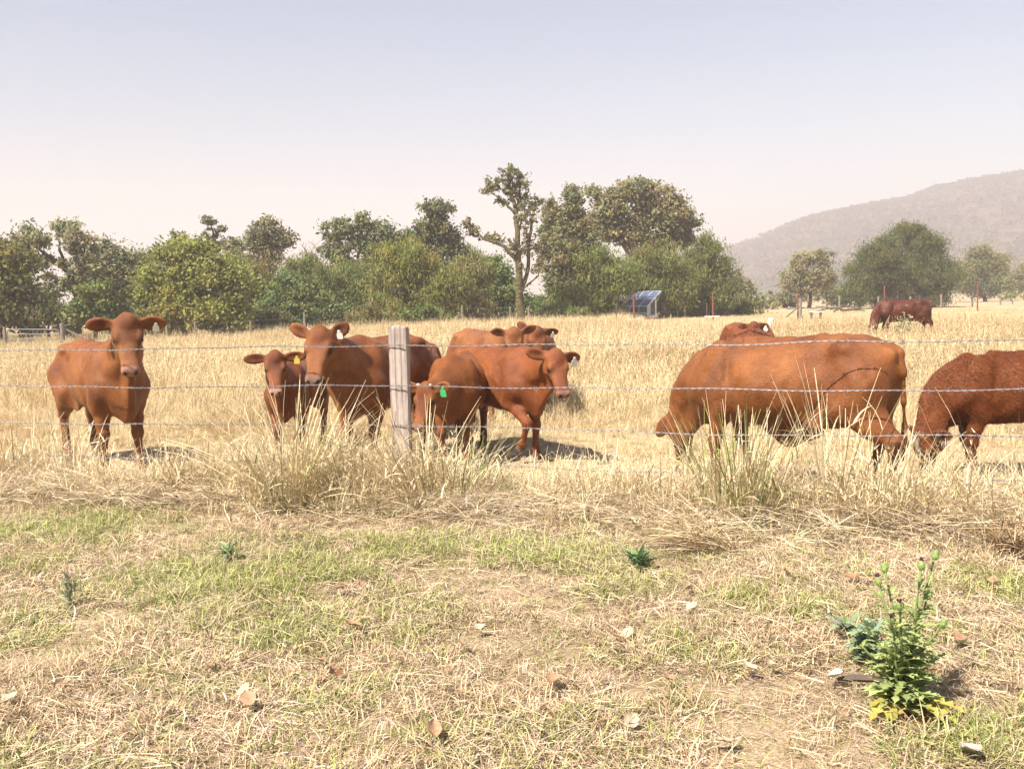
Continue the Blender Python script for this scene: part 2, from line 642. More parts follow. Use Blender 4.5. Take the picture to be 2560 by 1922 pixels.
tree('wispy_tree', 'tall thin tree with a wispy leaning top rising behind the vine-covered tree', 70, 545, [(528, 552, 22, 16), (545, 578, 32, 14), (508, 592, 24, 12), (552, 612, 40, 18), (520, 625, 30, 16)], 'sparse', (0.085, 0.085, 0.05), 'dark', 0.16, seed=7, dens=1.1, limbs=1.6,
     extra=[[(560, 820, .16, 0), (552, 680, .12, 0), (540, 610, .08, 0), (522, 540, .03, 0)], [(545, 625, .06, 0), (572, 590, .03, .3)], [(538, 600, .05, 0), (510, 580, .02, .3)]])
tree('small_crowned_tree', 'small grey crown just behind the shoulder of the vine-covered tree', 69, 445, [(445, 600, 30, 20), (420, 625, 34, 22), (395, 650, 30, 26), (610, 605, 26, 22), (590, 640, 34, 26)], 'sparse', G_GR, 'grey', 0.14, seed=8, dens=1.3)
tree('round_topped_tree', 'rounded grey-green crown with fine bare twigs, right of the wispy tree', 68, 668, [(665, 575, 46, 30), (640, 600, 30, 30), (700, 600, 32, 34), (668, 630, 44, 30), (650, 665, 40, 30)], 'sparse', (0.11, 0.105, 0.062), 'grey', 0.18, seed=9, dens=1.7, limbs=1.5)
tree('olive_tree', 'olive tree with pale dead branches between the round crown and the vines', 62, 630, [(625, 690, 52, 46), (650, 735, 56, 50), (600, 780, 56, 44)], 'oak', G_OL, 'pale', 0.16, seed=10)
tree('bare_tree', 'leafless pale twiggy tree poking above the bushes', 70, 778, [], 'sparse', G_GR, 'pale', 0.12, seed=11, bare=16)
tree('dense_bush', 'dense mid green bush over the calf with the yellow tag', 60, 745, [(740, 715, 66, 46), (710, 765, 76, 48), (790, 770, 66, 46), (650, 795, 60, 34)], 'vine', G_MD, 'dark', 0.14, 'bush', seed=12)
tree('crown_tree', 'spreading open grey-green crown above the wooden post', 66, 890, [(845, 580, 44, 28), (905, 560, 52, 26), (955, 585, 40, 34), (825, 625, 36, 22), (900, 610, 54, 30), (950, 640, 48, 32), (870, 655, 52, 28)], 'sparse', (0.100, 0.112, 0.058), 'dark', 0.22, seed=13, dens=1.9, limbs=1.2)
tree('feathery_tree', 'feathery green tree directly above the wooden post', 63, 860, [(850, 700, 70, 48), (820, 760, 74, 50), (905, 735, 60, 56), (880, 790, 80, 34)], 'oak', (0.085, 0.10, 0.034), 'grey', 0.16, seed=14)
tree('pointed_tree', 'tree with a pointed dark crown, next to the gap before the tall tree', 68, 1080, [(1092, 530, 36, 28), (1085, 570, 50, 28), (1050, 600, 50, 30), (1120, 610, 44, 34), (1010, 595, 34, 26), (1085, 640, 60, 36)], 'broad', (0.082, 0.088, 0.045), 'grey', 0.22, seed=15, dens=0.9)
tree('drooping_tree', 'large drooping olive tree below the pointed crown', 61, 1010, [(1005, 640, 62, 40), (970, 695, 66, 52), (1060, 680, 66, 54), (1110, 715, 58, 58), (1000, 755, 80, 44), (1090, 775, 70, 38), (950, 790, 60, 30)], 'oak', (0.105, 0.112, 0.034), 'dark', 0.2, seed=16)
tree('brown_tree', 'brownish drooping tree with dead branches left of the tall trunk', 62, 1170, [(1160, 700, 44, 50), (1180, 760, 52, 44), (1200, 680, 30, 30)], 'oak', (0.108, 0.104, 0.045), 'pale', 0.14, seed=17)
tree('fresh_green_bush', 'fresh green bush at the foot of the tall ivy-clad tree', 66, 1245, [(1238, 690, 44, 42), (1260, 740, 50, 46), (1230, 780, 50, 34), (1345, 770, 50, 40)], 'vine', (0.072, 0.102, 0.036), 'dark', 0.12, 'bush', seed=18)
tree('tall_snag_tree', 'tallest tree, a bare ivy-clad trunk with a thin ragged crown', 60, 1302, [(1272, 428, 24, 14), (1240, 458, 24, 14), (1222, 470, 16, 10), (1296, 455, 24, 16), (1270, 478, 22, 14), (1312, 500, 20, 16), (1338, 512, 14, 18), (1330, 545, 14, 20), (1255, 500, 22, 10), (1305, 545, 12, 24), (1318, 600, 12, 30), (1180, 572, 14, 12), (1215, 590, 18, 9), (1245, 598, 22, 8), (1168, 556, 8, 10), (1290, 620, 18, 14), (1345, 660, 12, 20), (1300, 700, 8, 40)], 'sparse', (0.105, 0.10, 0.055), 'ivy', 0.4, seed=19, dens=0.62, limbs=1.3, spread=1.45,
     extra=[[(1302, 822, .30, 0), (1300, 740, .24, 0), (1296, 640, .19, 0), (1291, 560, .16, 0), (1288, 520, .13, 0)], [(1288, 520, .13, 0), (1275, 480, .09, 0), (1268, 420, .03, 0)], [(1289, 530, .12, 0), (1300, 490, .07, .2), (1296, 445, .025, .4)], [(1288, 535, .10, 0), (1262, 505, .07, -.2), (1225, 480, .025, -.3)], [(1300, 730, .15, 0), (1318, 690, .13, .2), (1324, 600, .11, .3), (1332, 540, .07, .4), (1340, 500, .025, .4)], [(1296, 655, .15, 0), (1262, 615, .12, -.2), (1210, 597, .08, -.4), (1165, 560, .03, -.5)], [(1316, 715, .06, .2), (1345, 690, .04, .4), (1362, 645, .02, .5)], [(1208, 597, .04, -.4), (1185, 575, .02, -.5)]])
tree('ivy_column_tree', 'grey-olive tree with a dark ivy column at its top', 66, 1420, [(1432, 490, 26, 28), (1428, 540, 30, 34), (1385, 530, 30, 34), (1395, 580, 44, 34), (1450, 580, 44, 40), (1375, 620, 34, 34), (1420, 640, 54, 44), (1470, 640, 50, 40), (1400, 700, 50, 50)], 'sparse', (0.098, 0.098, 0.052), 'dark', 0.26, seed=20, dens=2.1)
tree('fig_tree', 'big domed fig-like tree with brownish grey-green leaves, tallest broad crown', 75, 1595, [(1510, 490, 46, 30), (1575, 478, 52, 28), (1640, 488, 50, 30), (1690, 525, 44, 36), (1545, 530, 56, 34), (1620, 540, 60, 38), (1710, 565, 36, 34), (1500, 570, 46, 40), (1660, 595, 54, 34), (1560, 590, 60, 36), (1715, 600, 30, 26)], 'fig', G_FG, 'grey', 0.4, seed=21, dens=1.25, limbs=0.9)
tree('green_thicket_tree', 'green bushy tree under the domed crown, left of the solar panels', 66, 1490, [(1475, 665, 58, 46), (1440, 720, 60, 50), (1530, 690, 62, 56), (1480, 760, 80, 40), (1400, 770, 50, 34)], 'oak', (0.085, 0.105, 0.032), 'pale', 0.18, seed=22)
tree('solar_side_tree', 'olive-green feathery tree rising behind the solar panels', 70.6, 1660, [(1640, 655, 66, 44), (1600, 705, 70, 50), (1690, 700, 66, 54), (1650, 755, 90, 40)], 'oak', (0.092, 0.102, 0.036), 'pale', 0.2, seed=23)
tree('end_tree', 'dark green pointed tree ending the thick tree line, right of the solar panels', 73, 1770, [(1755, 625, 42, 34), (1735, 670, 46, 44), (1785, 675, 44, 52), (1770, 740, 64, 50), (1815, 735, 28, 46)], 'oak', (0.075, 0.088, 0.032), 'dark', 0.2, seed=24)
tree('hazy_bush', 'hazy grey-green scrub beyond the end of the thick tree line', 100, 1870, [(1858, 715, 22, 26), (1870, 745, 40, 30), (1905, 760, 44, 20), (1845, 690, 12, 20)], 'sparse', (0.11, 0.115, 0.055), 'grey', 0.14, 'bush', seed=25, dens=1.5)
tree('thin_grey_tree', 'thin grey tree with a dark trunk standing before the hazy hill', 103, 2022, [(2010, 655, 34, 28), (2055, 645, 26, 28), (1985, 695, 34, 32), (2035, 700, 42, 34), (2065, 700, 26, 30), (2000, 730, 40, 22)], 'sparse', (0.125, 0.125, 0.068), 'dark', 0.2, seed=26, dens=1.0, limbs=1.2)
tree('low_scrub', 'low grey-green scrub under the thin grey tree', 108, 1960, [(1945, 745, 36, 20), (1975, 755, 40, 16), (2075, 735, 32, 28), (2100, 745, 30, 26)], 'sparse', (0.115, 0.12, 0.06), 'grey', 0.1, 'bush', seed=27, dens=1.7)
tree('rounded_dark_tree', 'dense dark green rounded tree above the dark red cow', 92, 2255, [(2265, 592, 64, 30), (2205, 635, 60, 38), (2320, 630, 54, 40), (2165, 690, 50, 46), (2250, 670, 80, 50), (2335, 690, 54, 50), (2135, 735, 34, 34), (2220, 735, 80, 36), (2310, 740, 60, 32), (2300, 590, 30, 22)], 'oak', (0.060, 0.070, 0.026), 'dark', 0.32, seed=28, dens=1.1)
tree('hazy_tree', 'hazy grey tree to the right of the dense rounded tree', 128, 2462, [(2455, 640, 34, 28), (2485, 665, 34, 34), (2430, 680, 40, 34), (2400, 690, 34, 40), (2470, 710, 50, 34)], 'sparse', (0.105, 0.11, 0.055), 'dark', 0.22, seed=29, dens=1.6)
tree('edge_scrub', 'hazy scrub at the far right end of the paddock', 142, 2560, [(2550, 690, 36, 28), (2590, 700, 40, 30), (2530, 715, 34, 22), (2630, 700, 40, 30)], 'sparse', (0.11, 0.112, 0.058), 'grey', 0.16, 'bush', seed=30, dens=1.6)
tree('pale_shrub', 'low pale green shrub by the fence in front of the hazy scrub', 104, 2530, [(2530, 738, 32, 9), (2510, 741, 16, 7)], 'sparse', (0.16, 0.17, 0.075), 'grey', 0.06, 'bush', seed=31, dens=1.5)
tree('outer_tree', 'olive tree past the hidden end of the gate fence', 58, -170, [(-150, 680, 70, 60), (-200, 740, 80, 60), (-110, 770, 70, 50)], 'broad', G_OL, 'dark', 0.24, seed=32)
tree('filler_tree', 'olive tree filling the dip between the open spreading tree and the vine-covered one', 66, 350, [(345, 665, 40, 36), (330, 720, 46, 44), (365, 700, 40, 40)], 'oak', (0.10, 0.104, 0.042), 'grey', 0.14, seed=40)
tree('filler_tree', 'dull green tree below the small round crown, behind the vine-covered tree', 66, 590, [(585, 660, 44, 34), (610, 700, 44, 40), (560, 690, 40, 36)], 'broad', (0.092, 0.10, 0.042), 'grey', 0.14, seed=41)
tree('filler_tree', 'soft olive tree beneath the bare pale twigs', 66, 770, [(765, 672, 46, 36), (790, 710, 50, 44), (735, 700, 44, 40)], 'oak', (0.098, 0.104, 0.042), 'grey', 0.14, seed=42)
tree('filler_tree', 'olive tree closing the gap just left of the tall ivy-clad trunk', 68, 1190, [(1175, 655, 40, 34), (1215, 690, 44, 44), (1150, 690, 40, 40)], 'oak', (0.096, 0.104, 0.04), 'grey', 0.14, seed=43)
low = [(690, 800, 58, 'olive scrub at the foot of the trees left of the second cow'), (930, 795, 56, 'low scrub under the crown above the wooden post'), (1060, 795, 58, 'low olive scrub beneath the large drooping tree'), (1410, 785, 62, 'low green scrub between the tall trunk and the solar panels'), (1508, 782, 70, 'dark scrub immediately left of the solar panels'), (1722, 780, 73, 'low scrub immediately right of the solar panels'), (1835, 775, 76, 'small bush at the outer end of the thick tree line'), (330, 815, 57, 'low green scrub behind the head of the lone cow'), (560, 815, 57, 'low scrub under the vines left of the pale calf')]
low[8] = (560, 815, 57, 'low scrub under the right edge of the vine-covered tree')
for i, (px, py, Y, lb) in enumerate(low):
    tree('low_bush', lb, Y, px, [(px - 30, py, 40, 22), (px + 28, py + 2, 42, 20), (px, py - 14, 36, 20)], 'oak' if i % 2 else 'vine', ((0.085, 0.10, 0.036), (0.105, 0.105, 0.045), (0.07, 0.095, 0.032))[i % 3], 'dark', 0.07, 'bush', seed=60 + i)


# ================================================================== HAZE (dusty air round the whole scene)
m, nt, b, o = new_mat('dusty_air')
nt.nodes.remove(b)
pv = N(nt, 'ShaderNodeVolumePrincipled')
pv.inputs['Color'].default_value = (0.675, 0.622, 0.650, 1)
pv.inputs['Density'].default_value = 0.00125
pv.inputs['Anisotropy'].default_value = 0.0
nt.links.new(pv.outputs[0], o.inputs['Volume'])
mb = MB()
mb.box((125, 670, 66), (2700, 1940, 136))
hz = mb.build('haze', m)
tag(hz, 'pale dusty haze hanging over the whole paddock and hill', 'haze', kind='stuff')

# ================================================================== FENCES AND FARM THINGS
POSTW, nt, b, o = new_mat('weathered_post')
tc = N(nt, 'ShaderNodeTexCoord')
mp = N(nt, 'ShaderNodeMapping')
mp.inputs['Scale'].default_value = (38, 38, 1.6)
nt.links.new(tc.outputs['Object'], mp.inputs['Vector'])
g1 = noise(nt, mp.outputs['Vector'], 1.0, 8, 0.62, 0.30, 0.72, (0.27, 0.21, 0.18, 1), (0.54, 0.47, 0.42, 1))
mp2 = N(nt, 'ShaderNodeMapping')
mp2.inputs['Scale'].default_value = (60, 60, 0.9)
nt.links.new(tc.outputs['Object'], mp2.inputs['Vector'])
g2 = noise(nt, mp2.outputs['Vector'], 1.0, 4, 0.5, 0.36, 0.42, (0.60, 0.56, 0.54, 1), (1, 1, 1, 1))
g3 = noise(nt, tc.outputs['Object'], 5.0, 5, 0.6, 0.35, 0.7, (0.78, 0.76, 0.76, 1), (1.12, 1.1, 1.08, 1))
c = mix(nt, 1.0, mix(nt, 1.0, g1, g2, 'MULTIPLY'), g3, 'MULTIPLY')
nt.links.new(c, b.inputs['Base Color'])
b.inputs['Roughness'].default_value = 0.9
b.inputs['Specular IOR Level'].default_value = 0.12
bump(nt, b, mix(nt, 0.5, g1, g2), 0.7, 0.006)
WIRE = simple_mat('galvanised_wire', (0.27, 0.255, 0.265), 0.6, 0.3, 0.3, 30, 0, spec=0.4)
RUST = simple_mat('rusty_steel', (0.20, 0.075, 0.045), 0.85, 0.1, 0.4, 8, 0.3, 0.004, 0.2)
GALV = simple_mat('galvanised_tube', (0.20, 0.20, 0.205), 0.6, 0.2, 0.15, 10, 0, spec=0.5)
GREYP = simple_mat('grey_post', (0.22, 0.185, 0.15), 0.9, 0, 0.3, 4, 0.4, 0.01, 0.1, (6, 6, 1))
WHITE = simple_mat('white_paint', (0.62, 0.61, 0.58), 0.6, 0, 0.08, 6, 0.1)
DARKW = simple_mat('dark_stick', (0.12, 0.09, 0.07), 0.9, 0, 0.3, 6, 0.2)


def round_post(name, mat, h, rad, parent=None, loc=(0, 0, 0), seed=0, n=10, sq=2.0):
    r = np.random.default_rng(seed)
    V, F = [], []
    zs = [-0.15, h * 0.25, h * 0.5, h * 0.75, h - rad * 0.15, h]
    for i, z in enumerate(zs):
        k = 0.93 if i == len(zs) - 1 else 1.0
        for j in range(n):
            a = 2 * math.pi * j / n
            ca, sa = math.cos(a), math.sin(a)
            s = (abs(ca)**sq + abs(sa)**sq)**(-1 / sq)
            q = rad * k * s * (1 + 0.05 * r.normal())
            V.append((loc[0] + ca * q, loc[1] + sa * q, loc[2] + z + (0.01 * r.normal() if i == len(zs) - 1 else 0)))
    for i in range(len(zs) - 1):
        for j in range(n):
            F.append((i * n + j, i * n + (j + 1) % n, (i + 1) * n + (j + 1) % n, (i + 1) * n + j))
    F.append(tuple((len(zs) - 1) * n + j for j in range(n)))
    mb = MB()
    mb.v, mb.f = V, F
    return mb.build(name, mat, parent, False)


def big_post(parent, x, y, seed, name='post'):
    """sawn hardwood post, worn corners, checked end grain"""
    r = np.random.default_rng(seed)
    mb = MB()
    w, d, H = 0.074, 0.055, 1.40
    ring = []
    bev = 0.012
    for sx, sy in ((-1, -1), (1, -1), (1, 1), (-1, 1)):
        cx_, cy_ = sx * (w - bev), sy * (d - bev)
        a0 = {(-1, -1): math.pi, (1, -1): 1.5 * math.pi, (1, 1): 0, (-1, 1): 0.5 * math.pi}[(sx, sy)]
        for q in range(3):
            a = a0 + q * math.pi / 4
            ring.append((cx_ + bev * math.cos(a), cy_ + bev * math.sin(a)))
    # extra points along the wide faces for waviness
    full = []
    for i, p in enumerate(ring):
        full.append(p)
        q = ring[(i + 1) % len(ring)]
        if i % 3 == 2:
            for t in (0.25, 0.5, 0.75):
                full.append((p[0] * (1 - t) + q[0] * t, p[1] * (1 - t) + q[1] * t))
    n = len(full)
    zs = list(np.linspace(-0.2, H - 0.012, 22)) + [H]
    wob = r.normal(0, 0.0016, (n,))
    for i, z in enumerate(zs):
        k = 1.0 if i < len(zs) - 1 else 0.955
        for j, (a, b_) in enumerate(full):
            dx = wob[j] + 0.0010 * r.normal()
            zz = z
            if i >= len(zs) - 2:
                zz += 0.006 * math.sin(a * 60) + 0.003 * r.normal()
                if a < -0.055 and b_ < 0 and i == len(zs) - 1:
                    zz -= 0.028        # chipped corner
            tw = 1 + dx / w * 1.0
            lean = 0.004 * z
            mb.v.append((a * k * tw + lean * 0, b_ * k * tw, zz))
    for i in range(len(zs) - 1):
        for j in range(n):
            mb.f.append((i * n + j, i * n + (j + 1) % n, (i + 1) * n + (j + 1) % n, (i + 1) * n + j))
    mb.f.append(tuple((len(zs) - 1) * n + j for j in range(n)))
    o = mb.build(name, POSTW, parent)
    o.location = (x, y, 0)
    o.rotation_euler = (0.0, 0.0, math.atan(FENCE_B) + 0.10)
    return o


fence = empty('barbed_wire_fence', (-0.92, FENCE_A, 0))
tag(fence, 'four strand barbed wire fence with a grey wooden post, in front of the cattle', 'fence')
OFF = Vector((-0.92, FENCE_A, 0))
big_post(fence, 0, 0, 3)
big_post(fence, -5.75 , fence_y(-0.92 - 5.75) - FENCE_A, 4)
big_post(fence, 5.6, fence_y(-0.92 + 5.6) - FENCE_A, 5)
big_post(fence, -11.5, fence_y(-0.92 - 11.5) - FENCE_A, 6)
big_post(fence, 11.2, fence_y(-0.92 + 11.2) - FENCE_A, 7)
WZ = [1.255, 0.926, 0.600, 0.300]
r = np.random.default_rng(21)
for wi, wz in enumerate(WZ):
    mb = MB()
    bb = MB()
    x0, x1 = -12.42, 10.28
    L_ = (x1 - x0) * math.sqrt(1 + FENCE_B**2)
    step = 0.03
    ns = int(L_ / step)
    ph = r.random() * 6
    dx = Vector((1, FENCE_B, 0)).normalized()
    dn = Vector((-FENCE_B, 1, 0)).normalized()

    def wpos(s):
        x = x0 + (x1 - x0) * s / L_
        # sag between posts and a little kinking
        span = 5.75 if x < -0.92 else 5.6
        t = ((x + 0.92) / span) % 1.0
        sag = -0.030 * 4 * t * (1 - t) * (0.6 + 0.25 * wi)
        z = wz + sag + 0.006 * math.sin(s * 2.1 + ph) + 0.004 * math.sin(s * 5.7 + ph * 2)
        if wi == 0:      # pushed up a little where the big cow leans on it
            z += 0.022 * math.exp(-((x - 2.35) / 0.5)**2)
        y = fence_y(x) - 0.072 + 0.010 * math.sin(s * 1.7 + ph)
        return Vector((x, y, z))
    for k in range(2):
        pts = []
        for i in range(ns + 1):
            s = i * step
            a = s * 2 * math.pi / 0.11 + k * math.pi
            pts.append(wpos(s) + Vector((0, 0, 1)) * math.cos(a) * 0.0033 + dn * math.sin(a) * 0.0033 - OFF)
        mb.tube(pts, 0.0024, 4, False)
    w = mb.build('wire', WIRE, fence)
    s = 0.05
    while s < L_:
        c = wpos(s) - OFF
        for sg in (-1, 1):
            q = c + dx * 0.008 * sg
            a = r.uniform(0, 6.28)
            e = (Vector((0, 0, 1)) * math.cos(a) + dn * math.sin(a))
            f = (Vector((0, 0, 1)) * math.cos(a + 1.4) + dn * math.sin(a + 1.4))
            bb.tube([q + e * 0.024 + dx * 0.004 * sg, q + e * 0.006, q + f * 0.007, q - e * 0.006, q - e * 0.022 - dx * 0.004 * sg], [0.0011, 0.0024, 0.0030, 0.0024, 0.0011], 3, False)
        s += 0.115 + r.normal() * 0.006
    bo = bb.build('barbs', WIRE, w)
    bo['kind'] = 'stuff'
    st = MB()      # staple holding the wire to the post
    c = wpos((-0.92 - x0) / (x1 - x0) * L_) - OFF
    st.tube([c + Vector((-0.01, 0.03, 0.006)), c + Vector((-0.006, -0.006, 0.004)), c + Vector((0.006, -0.006, -0.004)), c + Vector((0.01, 0.03, -0.006))], 0.002, 4)
    st.build('staple', WIRE, w)

# ---- far fence along the tree line
ff = empty('tree_line_fence', (-6, 55, 0))
tag(ff, 'thin grey post and wire fence along the foot of the trees', 'fence')
FP = [(415, 45), (487, 46), (626, 50), (761, 54), (883, 56), (1025, 58), (1156, 59), (1276, 60), (1322, 57), (1398, 62), (1513, 66), (1713, 70)]
prev = None
for i, (px, Y) in enumerate(FP):
    p = at(px, 800, Y)
    z0 = gzf(p.x, Y)
    L0 = Vector((p.x + 6, Y - 55, z0))
    round_post('post', GREYP, 1.20 + 0.1 * math.sin(i * 2.3), 0.058, ff, L0, 50 + i, 8)
    if prev is not None and i != 8:
        for zz in (0.5, 0.8, 1.1):
            mb = MB()
            mid = (prev + L0) / 2 + Vector((0, 0, zz - 0.04))
            mb.tube([prev + Vector((0, 0, zz)), mid, L0 + Vector((0, 0, zz))], 0.004, 3, False)
            mb.build('wire', WIRE, ff)
    if i != 8:
        prev = L0
ff2 = empty('distant_fence', (40, 100, 0))
tag(ff2, 'distant row of grey posts in front of the rounded dark tree', 'fence')
prev = None
for i, (px, Y) in enumerate([(2000, 88), (2098, 86), (2195, 84), (2275, 84), (2352, 86), (2430, 92), (2500, 98), (2590, 104)]):
    p = at(px, 800, Y)
    L0 = Vector((p.x - 40, Y - 100, 0))
    round_post('post', GREYP, 1.25 + 0.1 * math.sin(i * 1.7), 0.085, ff2, L0, 80 + i, 8)
    if prev is not None:
        for zz in (0.55, 1.05):
            mb = MB()
            mb.tube([prev + Vector((0, 0, zz)), L0 + Vector((0, 0, zz))], 0.005, 3, False)
            mb.build('wire', WIRE, ff2)
    prev = L0

# ---- farm gate
GYD = 49.0
pa, pb = at(12, 830, GYD), at(156, 830, GYD)
gx0, gx1 = pa.x, pb.x
gzg = gzf((gx0 + gx1) / 2, GYD)
for i, (x, lb, rad, hh) in enumerate(((gx0, 'slim grey post at the hinge side of the metal gate', 0.075, 1.30), (gx1, 'thick grey post between the metal gate and the lone cow', 0.11, 1.42))):
    p = round_post('gate_post', GREYP, hh, rad, None, (0, 0, 0), 90 + i, 10)
    p.location = (x, GYD, gzg)
    tag(p, lb, 'post', 'posts of the metal gate')
gate = empty('farm_gate', (gx0 + 0.12, GYD, gzg))
tag(gate, 'galvanised tube farm gate in front of the trees, at the left edge', 'gate')
GW = gx1 - gx0 - 0.30
fr = MB()
path = [(0.0, 0.12), (0.0, 1.02), (0.04, 1.12), (0.14, 1.16), (GW - 0.14, 1.10), (GW - 0.04, 1.06), (GW, 0.96), (GW, 0.12)]
fr.tube([(a, 0, z) for a, z in path], 0.026, 8)
fr.build('frame', GALV, gate)
for z in (0.20, 0.42, 0.66, 0.90):
    q = MB()
    q.tube([(0, 0.001, z), (GW, 0.001, z - 0.03)], 0.018, 6)
    q.build('rail', GALV, gate)
q = MB()
q.tube([(GW * 0.5, 0.003, 0.14), (GW * 0.5, 0.003, 1.13)], 0.018, 6)
q.build('brace', GALV, gate)
q = MB()
q.tube([(gx1 + 0.05, GYD + 0.05, gzg + 1.15), (gx1 + 1.9, GYD + 0.3, gzg + 0.15)], 0.045, 6)
so = q.build('strainer_stay', GREYP)
tag(so, 'pale sloping stay propping the thick gate post', 'stay')

# ---- rusty steel posts standing in the paddock
SP = [(1586, 51, 1.78, 0.055, 'rusty steel post standing in front of the solar panels'),
      (1783, 54, 1.72, 0.050, 'rusty steel post right of the solar panels, above a white board'),
      (1995, 58, 1.75, 0.050, 'rusty steel post tied to a grey wooden strut'),
      (2211, 66, 2.05, 0.055, 'rusty steel post just behind the back of the dark red cow'),
      (2443, 70, 2.25, 0.055, 'rusty steel post right of the dark red cow')]
for i, (px, Y, h, rad, lb) in enumerate(SP):
    p = at(px, 800, Y)
    o = round_post('steel_post', RUST, h, rad, None, (0, 0, 0), 120 + i, 8)
    o.location = (p.x, Y, 0)
    o.rotation_euler = (0, math.radians(-1.0), 0)
    tag(o, lb, 'post', 'rusty steel posts in the paddock')
for px, Y, h, lb in ((1541, 52, 1.25, 'thin dark steel stake left of the post by the solar panels'), (1767, 55, 1.2, 'thin dark steel stake right of the solar panels')):
    p = at(px, 800, Y)
    mb = MB()
    mb.box((0, 0, h / 2 - 0.1), (0.05, 0.012, h + 0.2))
    mb.box((0, 0.02, h / 2 - 0.1), (0.012, 0.03, h + 0.2))
    o = mb.build('steel_stake', DARKW)
    o.location = (p.x, Y, 0)
    tag(o, lb, 'stake', 'thin steel stakes in the paddock')
p = at(2001, 800, 57.6)
strut = empty('braced_strut', (p.x, 57.6, 0))
tag(strut, 'grey wooden strut with a leaning brace beside a rusty post', 'post')
round_post('post', GREYP, 1.15, 0.085, strut, (0, 0, 0), 130, 8)
mb = MB()
mb.tube([(-0.05, 0, 0.85), (-0.9, 0.1, 0.15)], 0.04, 6)
mb.build('brace', DARKW, strut)
mb = MB()
mb.tube([(0, -0.09, 0.05), (0, -0.09, 0.22)], [0.17, 0.13], 9)
mb.build('base_drum', GREYP, strut)


def plank(name, label, px, Y, w, d, h, z, mat, rz=0.0, cat='plank', tilt=0.0):
    p = at(px, 800, Y)
    mb = MB()
    mb.box((0, 0, 0), (w, d, h))
    o = mb.build(name, mat)
    o.location = (p.x, Y, z)
    o.rotation_euler = (0, tilt, rz)
    tag(o, label, cat)
    return o


plank('white_board', 'white board lying at the foot of the post by the solar panels', 1586, 50.4, 1.0, 0.2, 0.05, 0.42, WHITE, 0.05)
plank('rusty_bar', 'rusty bar lying right of the post by the solar panels', 1623, 50.6, 0.75, 0.06, 0.06, 0.42, RUST, 0.1, 'bar')
plank('white_board', 'short white board at the foot of the second rusty post', 1780, 53.4, 0.85, 0.16, 0.06, 0.42, WHITE, -0.03)
tr = empty('white_trough', (at(2040, 800, 56).x, 56, 0))
tag(tr, 'low white trough on short legs beside the branch heap', 'trough')
mb = MB()
mb.box((0, 0, 0.50), (0.75, 0.3, 0.07))
mb.build('basin', WHITE, tr)
for sx in (-0.28, 0.28):
    mb = MB()
    mb.box((sx, 0, 0.22), (0.08, 0.22, 0.48))
    mb.build('leg', DARKW, tr)
mb = MB()
ring = [(0.115, 0), (0.125, 0.28), (0.10, 0.31), (0.0, 0.31)]
for i in range(3):
    mb.tube([(0, 0, ring[i][1]), (0, 0, ring[i + 1][1] + 1e-4)], [ring[i][0], max(ring[i + 1][0], 0.002)], 12, i == 2)
o = mb.build('white_drum', WHITE)
o.location = (at(1928, 800, 38).x, 38, 0.32)
tag(o, 'small white drum beside the distant cow with the white tag', 'drum')
r = np.random.default_rng(66)
hp_ = empty('branch_heap', (at(2090, 800, 57).x, 57, 0.1))
tag(hp_, 'heap of grey dead branches beside the white trough', 'branches')
for i in range(11):
    mb = MB()
    a = r.normal(0, 0.5)
    c = Vector((r.normal() * 0.9, r.normal() * 0.5, 0.35 + 0.25 * r.random()))
    d = Vector((math.cos(a), math.sin(a) * 0.6, r.normal() * 0.15)) * r.uniform(0.5, 1.5)
    mb.tube([c - d, c + Vector((0, 0, 0.08)), c + d], [0.05, 0.04, 0.015], 5)
    mb.build('branch', (DARKW, GREYP)[i % 2], hp_)
for nm, lb, pts in (('fallen_branch', 'bare fallen branch behind the calf with the yellow tag', [(690, 818, .05), (705, 826, .045), (718, 835, .03)]), ('fallen_branch', 'pale broken branch low in front of the drooping tree', [(1155, 812, .03), (1175, 806, .05), (1190, 800, .04), (1196, 795, .02)])):
    mb = MB()
    pp = [at(a, b_, 47 if a < 1000 else 56) for a, b_, c in pts]
    c0 = pp[0].copy()
    mb.tube([q - c0 for q in pp], [c for a, b_, c in pts], 6)
    o = mb.build(nm, WOOD['pale'])
    o.location = c0
    tag(o, lb, 'branch')

# ---- solar pump shed
SY = 67.0
sc_ = at(1617, 797, SY)
shed = empty('solar_pump_shed', (sc_.x, SY, 0.10))
tag(shed, 'small corrugated iron pump shed roofed with tilted blue solar panels', 'shed')
uu = Vector((0.70, -0.714, 0))       # along the front wall, to the near corner
vv = Vector((0.714, 0.70, 0))        # back along the side wall
ZZ = Vector((0, 0, 1))
IRON, nt, b, o = new_mat('corrugated_iron')
b.inputs['Base Color'].default_value = (0.50, 0.50, 0.49, 1)
b.inputs['Metallic'].default_value = 0.35
b.inputs['Roughness'].default_value = 0.5
tc = N(nt, 'ShaderNodeTexCoord')
nt.links.new(noise(nt, tc.outputs['Object'], 3, 5, 0.6, 0.3, 0.7, (0.46, 0.45, 0.43, 1), (0.70, 0.70, 0.69, 1)), b.inputs['Base Color'])
PANEL, nt, b, o = new_mat('solar_cells')
tc = N(nt, 'ShaderNodeTexCoord')
nt.links.new(noise(nt, tc.outputs['Object'], 1.5, 3, 0.5, 0.2, 0.8, (0.085, 0.11, 0.19, 1), (0.11, 0.14, 0.225, 1)), b.inputs['Base Color'])
b.inputs['Roughness'].default_value = 0.3
ALU = simple_mat('panel_frame', (0.62, 0.63, 0.66), 0.4, 0.5, 0.08, 5, 0, spec=0.5)


